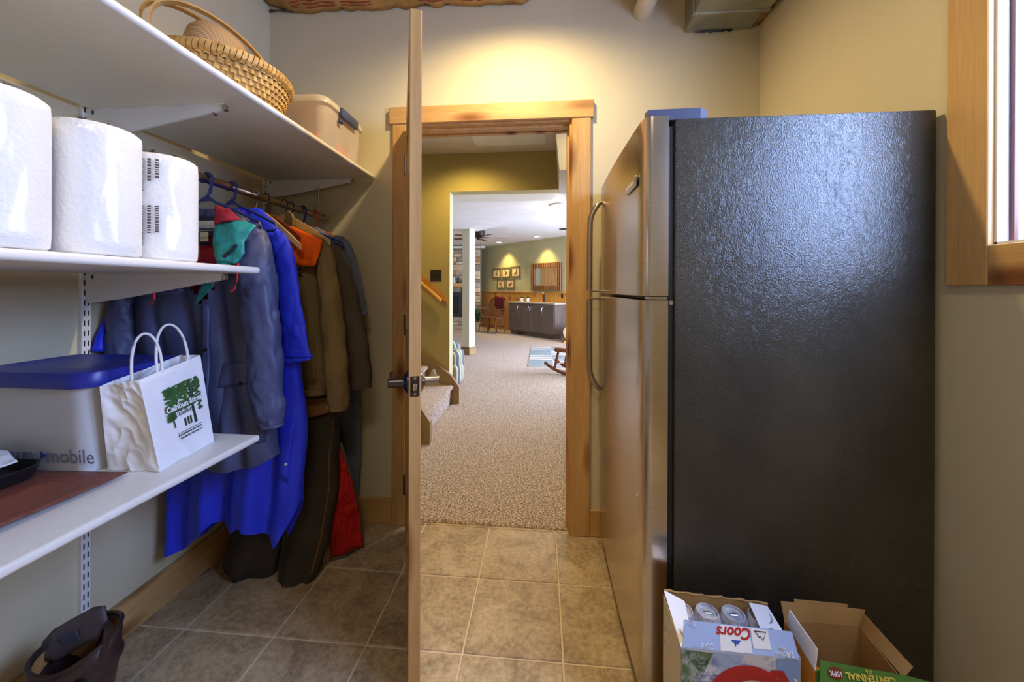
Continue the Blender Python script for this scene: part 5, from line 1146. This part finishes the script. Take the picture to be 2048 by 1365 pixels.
for t0 in (.232, .196):
    x_ = .36+(.03 if t0 < .2 else 0)
    while x_ < .78:
        l_ = g.uniform(.008, .022); sm.add([bagface(x_, t0, .0006), bagface(x_+l_, t0, .0006), bagface(x_+l_, t0+g.uniform(.012, .022), .0006), bagface(x_, t0+.018, .0006)], [(0, 1, 2, 3)]); x_ += l_+g.choice((.004, .004, .014))
o = sm.build('small_print', 'print_dark', pb, 0); o['kind'] = 'stuff'
def twine(a, b_, top, lean):
    a, b_ = Vector(a), Vector(b_); P = []
    for q in range(17):
        t = q/16; p = a.lerp(b_, .5-.5*math.cos(PI*t)); P.append(p+Vector((lean*math.sin(PI*t), 0, top*math.sin(PI*t)**.75)))
    return MB().tube(P, .0032, 8)
twine((-1.003, .852, .985), (-.978, .905, .995), .108, -.010).build('twine_handle', 'white', pb)
twine((-.980, .893, .995), (-.988, .988, 1.005), .115, -.018).build('twine_handle', 'white', pb)
# ribbed mat, tray with tissue
mt_ = MB().grid(lambda u, v: (lerp(-1.39, -.972, u), lerp(.30, .817, v), ZL+.004+.012*u**2+.004*math.sin(v*5)*u), 24, 30)
tag(mt_.build('ribbed_mat', 'mat_red', None, 180, solid=.003), 'reddish brown ribbed placemat lying in front of the tote', 'placemat')
ty = thing('black_tray', 'black plastic tray on the ribbed placemat', 'tray', (-1.24, .70, ZL+.02))
MB().rings([rrect(-1.375, -1.165, .60, .795, ZL+.016, .04), rrect(-1.385, -1.155, .59, .800, ZL+.040, .045), rrect(-1.390, -1.150, .585, .803, ZL+.040, .045), rrect(-1.378, -1.160, .60, .796, ZL+.012, .04)], caps=False).build('rim', 'black', ty, 40)
MB().rings([rrect(-1.372, -1.168, .603, .792, ZL+.013, .04), rrect(-1.372, -1.168, .603, .792, ZL+.017, .04)]).build('tray_base', 'black', ty, 40)
tag(sheet([(-1.34, .63, ZL+.030), (-1.20, .66, ZL+.030), (-1.170, .755, ZL+.055), (-1.235, .780, ZL+.060), (-1.34, .77, ZL+.052)], .012, .010, 6, 6).build('crumpled_tissue', 'tissue', None, 180, solid=.004), 'crumpled white tissue in the black tray', 'tissue')

# ================================================================== FLOOR THINGS
# pull-on leather boot
bt = thing('leather_boot', 'dark brown leather pull-on boot standing under the shelves', 'boot', (-1.20, .87, 0))
def boot_ring(cx, cy, rx, ry, z, n=36, tip=0.0, top=False):
    R = []
    for q in range(n):
        a = 2*PI*q/n; zz = z
        if top: zz = z-.060*abs(math.cos(a+.75))**1.5+.030*max(0, math.cos(a+.75-PI/2))+.012*max(0, math.cos(a+.75+PI/2))
        R.append((cx+rx*math.cos(a), cy+ry*math.sin(a), zz))
    return R
R = [boot_ring(-1.150, .770, .048, .135, .022), boot_ring(-1.150, .770, .050, .138, .055), boot_ring(-1.158, .810, .052, .108, .085), boot_ring(-1.172, .862, .056, .068, .13), boot_ring(-1.182, .874, .070, .072, .19), boot_ring(-1.188, .878, .086, .074, .25)]
top_ = []
for q in range(36):
    a = 2*PI*q/36; top_.append((-1.188+.092*math.cos(a), .878+.074*math.sin(a), .284+.035*max(0, math.cos(a-.15))**2+.030*max(0, math.sin(a))))
MB().rings(R+[top_], caps=False).build('boot_shaft', 'leather', bt, 180, solid=.005)
MB().tube(top_, .0055, 8, loop=True).build('rim_binding', 'leather', bt)
MB().rings([boot_ring(-1.182, .874, .060, .062, .15), boot_ring(-1.188, .878, .080, .067, .24), [(-1.188+(p[0]+1.188)*.93, .878+(p[1]-.878)*.92, p[2]-.010) for p in top_]], caps=False).build('lining', 'boot_lining', bt, 180)
MB().rings([boot_ring(-1.150, .768, .052, .142, 0), boot_ring(-1.150, .768, .054, .145, .022), boot_ring(-1.150, .768, .048, .136, .026)]).build('sole', 'black', bt, 60)
tf = sheet([(-1.282, .872, .258), (-1.296, .890, .286), (-1.285, .902, .306), (-1.20, .925, .352), (-1.168, .925, .358), (-1.150, .918, .318), (-1.165, .905, .290), (-1.245, .880, .248)], .004, .003, 3).build('tongue_flap', plain('grey_brown_leather', srgb(86, 78, 84), .5, bmp=.2), bt, 180, solid=.006)
MB().box(-1.245, -1.205, .888, .891, .285, .312, .001, 1, Matrix.Translation((-1.225, .89, .30)) @ Matrix.Rotation(.25, 4, 'Z') @ Matrix.Rotation(-.35, 4, 'Y') @ Matrix.Translation((1.225, -.89, -.30))).build('size_tag', plain('tag_blue_grey', srgb(74, 80, 100), .6), tf)
MB().tube([(-1.128, .868, .285), (-1.116, .872, .325), (-1.102, .875, .358), (-1.092, .874, .352), (-1.096, .870, .310), (-1.108, .862, .262)], .010, 10, flat=.55).build('pull_strap', 'leather', bt)
MB().tube([(-1.186+.086*math.cos(a), .877+.075*math.sin(a), .232+.020*math.cos(a)) for a in (2*PI*q/28 for q in range(28))], .0075, 8, loop=True, flat=1.8).build('ankle_strap', 'leather', bt)
MB().box(-1.125, -1.100, .815, .835, .225, .262, .005, 2).build('buckle', 'oil_bronze', bt)

# beer carton
def panel(P, t=.002): # quad sheet from four corners (bilinear)
    P = [Vector(p) for p in P]; return MB().grid(lambda u, v: P[0].lerp(P[1], u).lerp(P[3].lerp(P[2], u), v), 6, 6)
be = thing('beer_carton', 'opened blue and white 24-pack beer carton in front of the refrigerator', 'carton', (.42, .90, 0))
X0, X1, Y0, Y1, H1 = .318, .572, .897, 1.021, .402
F = [(X0, Y0, 0), (X1, Y0, 0), (X1, Y0, H1-.004), (X0, Y0, H1)]
panel(F).build('front_panel', 'beer_white', be, 0, solid=.002)
panel([(X0, Y1, 0), (X0, Y0, 0), (X0, Y0, H1), (X0, Y1, H1+.02)]).build('side_panel', 'beer_side', be, 0, solid=.002)
panel([(X1, Y0, 0), (X1, Y1, 0), (X1, Y1, H1), (X1, Y0, H1)]).build('side_panel', 'beer_blue', be, 0, solid=.002)
panel([(X0, Y1, 0), (X1, Y1, 0), (X1, Y1, H1+.018), (X0, Y1, H1+.032)]).build('back_panel', 'cardboard', be, 0, solid=.002)
panel([(X0, Y0, .001), (X1, Y0, .001), (X1, Y1, .001), (X0, Y1, .001)]).build('bottom_panel', 'cardboard', be, 0, solid=.002)
fl0 = [(X0+.004, Y0, H1), (X1-.002, Y0, H1-.004), (X1-.004, Y0+.022, H1+.036), (X0+.014, Y0+.022, H1+.044)]
flap = panel(fl0).build('top_flap', 'beer_blue', be, 0, solid=.002)
sf1 = [(X0, Y1, H1+.032), (X0, Y0, H1), (X0+.030, Y0+.012, H1+.010), (X0+.045, Y1-.020, H1+.022)]
panel(sf1).build('side_flap', 'white', be, 0, solid=.002)
panel([(X1, Y0+.01, H1-.004), (X1, Y1, H1+.010), (X1-.050, Y1-.012, H1+.024), (X1-.058, Y0+.035, H1+.012)]).build('side_flap', 'white', be, 0, solid=.002)
rag = MB().tube([(lerp(X0, X1, q/16), Y1-.001, lerp(H1+.032, H1+.018, q/16)+.002*math.sin(q*2.3)) for q in range(17)], [.002+.0012*math.sin(q*1.7) for q in range(17)], 6); rag.build('torn_edge', 'cardboard', be)
cm = None
for i_, xx in enumerate((.352, .414, .476, .538)):
    for j_, yy in enumerate((.928, .990)):
        t = thing('beer_can', 'silver beer can standing inside the opened carton', 'can', (xx, yy, .28), 0, 'cans inside the 24-pack carton')
        for nm, pf, mm in (('can_body', [(.024, 0), (.031, .006), (.031, .105), (.027, .118), (.026, .121), (.023, .121), (.022, .116)], 'can_metal'), ):
            MB().lathe(pf, (xx, yy, .292), 24).build(nm, mm, t, 40)
        MB().tube([(xx-.008, yy, .4095), (xx+.008, yy, .4095)], .004, 8, flat=.4).build('pull_tab', 'chrome', t)
# print on the beer carton
fxv = Vector((1, 0, 0)); fdir = (Vector(fl0[3])-Vector(fl0[0])); fn_ = fxv.cross(fdir).normalized()
if fn_.y > 0: fn_ = -fn_
def onflap(u, v, off=.0016): # u along X 0..1, v up the flap 0..1
    a = Vector(fl0[0]).lerp(Vector(fl0[1]), u); b_ = Vector(fl0[3]).lerp(Vector(fl0[2]), u); return a.lerp(b_, v)+fn_*off
def flapquad(u0, u1, v0, v1, off): return MB().add([onflap(u0, v0, off), onflap(u1, v0, off), onflap(u1, v1, off), onflap(u0, v1, off)], [(0, 1, 2, 3)])
flapquad(.33, .605, .02, .97, .0016).build('can_print', 'white', flap, 0)
flapquad(.62, .775, .22, .97, .0016).build('can_print', 'white', flap, 0)
upd = -fdir
text('lettering', 'Coors', 'print_red', flap, frame(onflap(.468, .74, .0022), -fxv, upd), .029, shear=.35, bold=.0008)
text('lettering', 'Cold', 'white', flap, frame(onflap(.22, .13, .0022), -fxv, upd), .015, shear=.3)
text('lettering', '24', 'white', flap, frame(onflap(.93, .14, .0022), -fxv, upd), .015, bold=.0004)
text('lettering', 'CANS', 'white', flap, frame(onflap(.85, .14, .0022), -fxv, upd), .010)
MB().add([onflap(.425, .46, .0022), onflap(.515, .46, .0022), onflap(.485, .30, .0022), onflap(.475, .36, .0022), onflap(.465, .20, .0022), onflap(.455, .33, .0022)], [(0, 5, 4, 3, 2, 1)]).build('mountain_mark', 'print_blue', flap, 0)
MB().tube([onflap(.645, .88, .0022), onflap(.755, .88, .0022), onflap(.715, .55, .0022), onflap(.700, .70, .0022), onflap(.685, .66, .0022), onflap(.675, .74, .0022)], .0010, 6, loop=True).build('mountain_mark', 'print_dark', flap)
yq = Y0-.0022
MB().add([(X0, yq, .0), (X0+.10, yq, .0), (X0+.062, yq, .16), (X0+.085, yq, .24), (X0+.03, yq, .33), (X0+.075, yq, .395), (X0+.001, yq, .399)], [(0, 1, 2, 3, 4, 5, 6)]).build('pine_print', 'beer_green', be, 0)
MB().add([(X0+.058, yq-.0004, .12), (X0+.095, yq-.0004, .20), (X0+.088, yq-.0004, .30), (X0+.135, yq-.0004, .397), (X0+.070, yq-.0004, .397), (X0+.03, yq-.0004, .31)], [(0, 1, 2, 3, 4, 5)]).build('mountain_print', 'beer_blue', be, 0)
MB().add([(X1-.055, yq, .0), (X1-.001, yq, .0), (X1-.001, yq, .394), (X1-.050, yq, .396)], [(0, 1, 2, 3)]).build('blue_band', plain('print_pale_blue', srgb(140, 170, 226), .45), be, 0)
cpath = []
for q in range(30):
    a = math.radians(38+q*10.2); cpath.append((X0+.150+.078*math.cos(a), yq-.001, .275+.085*math.sin(a)))
cpath = [(X0+.198, yq-.001, .318), (X0+.214, yq-.001, .325), (X0+.222, yq-.001, .345), (X0+.212, yq-.001, .362), (X0+.196, yq-.001, .362), (X0+.184, yq-.001, .348)]+cpath
MB().tube(cpath, [.005, .007, .010, .010, .009, .009]+[.010+.012*math.sin(PI*q/29) for q in range(30)], 10, flat=.08, up=(0, 1, 0)).build('script_letter', 'print_red', be)
for bod, zz, sz in (('24', .338, .036), ('CANS', .275, .018)): text('lettering', bod, 'white', be, frame((X1-.022, yq-.0006, zz), (0, 0, -1), (1, 0, 0)), sz, bold=.0006)

# green ale carton
ga = thing('ale_carton', 'opened green 15-pack ale carton beside the blue beer carton', 'carton', (.67, .88, 0))
GX0, GX1, GY0, GY1, GH = .602, .775, .895, 1.002, .395
panel([(GX0, GY0, 0), (GX1, GY0, 0), (GX1, GY0, GH-.018), (GX0, GY0, GH-.018)]).build('front_panel', 'ipa_green', ga, 0, solid=.002)
panel([(GX0, GY1, 0), (GX0, GY0, 0), (GX0, GY0, GH-.018), (GX0, GY1, GH)]).build('side_panel', 'ipa_orange', ga, 0, solid=.002)
panel([(GX1, GY0, 0), (GX1, GY1, 0), (GX1, GY1, GH), (GX1, GY0, GH-.018)]).build('side_panel', 'cardboard', ga, 0, solid=.002)
panel([(GX0, GY1, 0), (GX1, GY1, 0), (GX1, GY1, GH), (GX0, GY1, GH)]).build('back_panel', 'cardboard', ga, 0, solid=.002)
panel([(GX0, GY0, .001), (GX1, GY0, .001), (GX1, GY1, .001), (GX0, GY1, .001)]).build('bottom_panel', 'cardboard', ga, 0, solid=.002)
MB().add([(GX0, GY1, GH), (GX1+.002, GY1, GH), (GX1+.018, GY1+.008, GH+.034), (GX1-.022, GY1+.008, GH+.036), (GX1-.022, GY1+.009, GH+.044), (GX0+.028, GY1+.009, GH+.047), (GX0+.028, GY1+.008, GH+.040), (GX0-.004, GY1+.008, GH+.040)], [(0, 1, 2, 3, 4, 5, 6, 7)]).build('top_flap', 'cardboard', ga, 0, solid=.002)
panel([(GX1, GY1, GH), (GX1+.006, GY0, GH-.018), (GX1+.030, GY0+.006, GH+.002), (GX1+.006, GY1-.004, GH+.034)]).build('side_flap', 'cardboard', ga, 0, solid=.002)
panel([(GX0, GY1-.01, GH), (GX0, GY0, GH-.018), (GX0+.012, GY0+.01, GH+.020), (GX0-.006, GY1-.03, GH+.050)]).build('side_flap', 'white', ga, 0, solid=.002)
gq = [(GX0+.006, GY0, GH-.018), (GX1, GY0, GH-.020), (GX1+.060, GY0-.034, GH-.032), (GX1+.03, GY0-.060, GH-.075), (GX0+.002, GY0-.060, GH-.075)]
gq = [(GX0+.012, GY0+.004, GH+.002), (GX1+.004, GY0-.004, GH-.008), (GX1+.054, GY0-.010, GH-.013), (GX1+.022, GY0-.022, GH-.050), (GX0-.004, GY0-.020, GH-.046)]
gf = MB().add(gq, [(0, 1, 2, 3, 4)]).build('front_flap', 'ipa_green', ga, 0, solid=.002)
go, gxv, gup = Vector(gq[4]), Vector((1, .0, -.04)), Vector(gq[0])-Vector(gq[4])
gn = gxv.cross(gup).normalized()
if gn.y > 0: gn = -gn
def gp(u, v): return Vector(gq[4]).lerp(Vector(gq[3]), u).lerp(Vector(gq[0]).lerp(Vector(gq[1]), u), v)+gn*.0036
text('lettering', 'CENTENNIAL', 'ipa_yellow', gf, frame(gp(.56, .70), -gxv, -gup), .0165, bold=.0005)
text('lettering', 'IPA', 'ipa_yellow', gf, frame(gp(.56, .93), -gxv, -gup), .0100)
MB().add([gp(.17+.085*math.cos(a), .68+.20*math.sin(a)) for a in (2*PI*q/20 for q in range(20))], [tuple(range(20))]).build('red_badge', plain('badge_red', srgb(130, 44, 34), .5), gf, 0)
text('lettering', '15PK', 'white', gf, frame(gp(.17, .68)+gn*.0008, -gxv, -gup), .0125, bold=.0003)
for xx in (.637, .704):
    for yy in (.932, ):
        t = thing('ale_can', ('orange topped ale can inside the green carton, nearer the blue beer carton' if xx < .67 else 'orange topped ale can inside the green carton, nearer the bare cardboard side'), 'can', (xx, yy, .20), 0, 'orange cans inside the green ale carton')
        MB().lathe([(.024, 0), (.0315, .006), (.0315, .108), (.028, .124), (.020, .134), (.004, .138)], (xx, yy, .20), 24).build('can_body', 'ipa_orange', t, 180)
        MB().lathe([(.0318, .03), (.0318, .06)], (xx, yy, .20), 24, caps=False).build('can_band', 'ipa_green', t, 180)
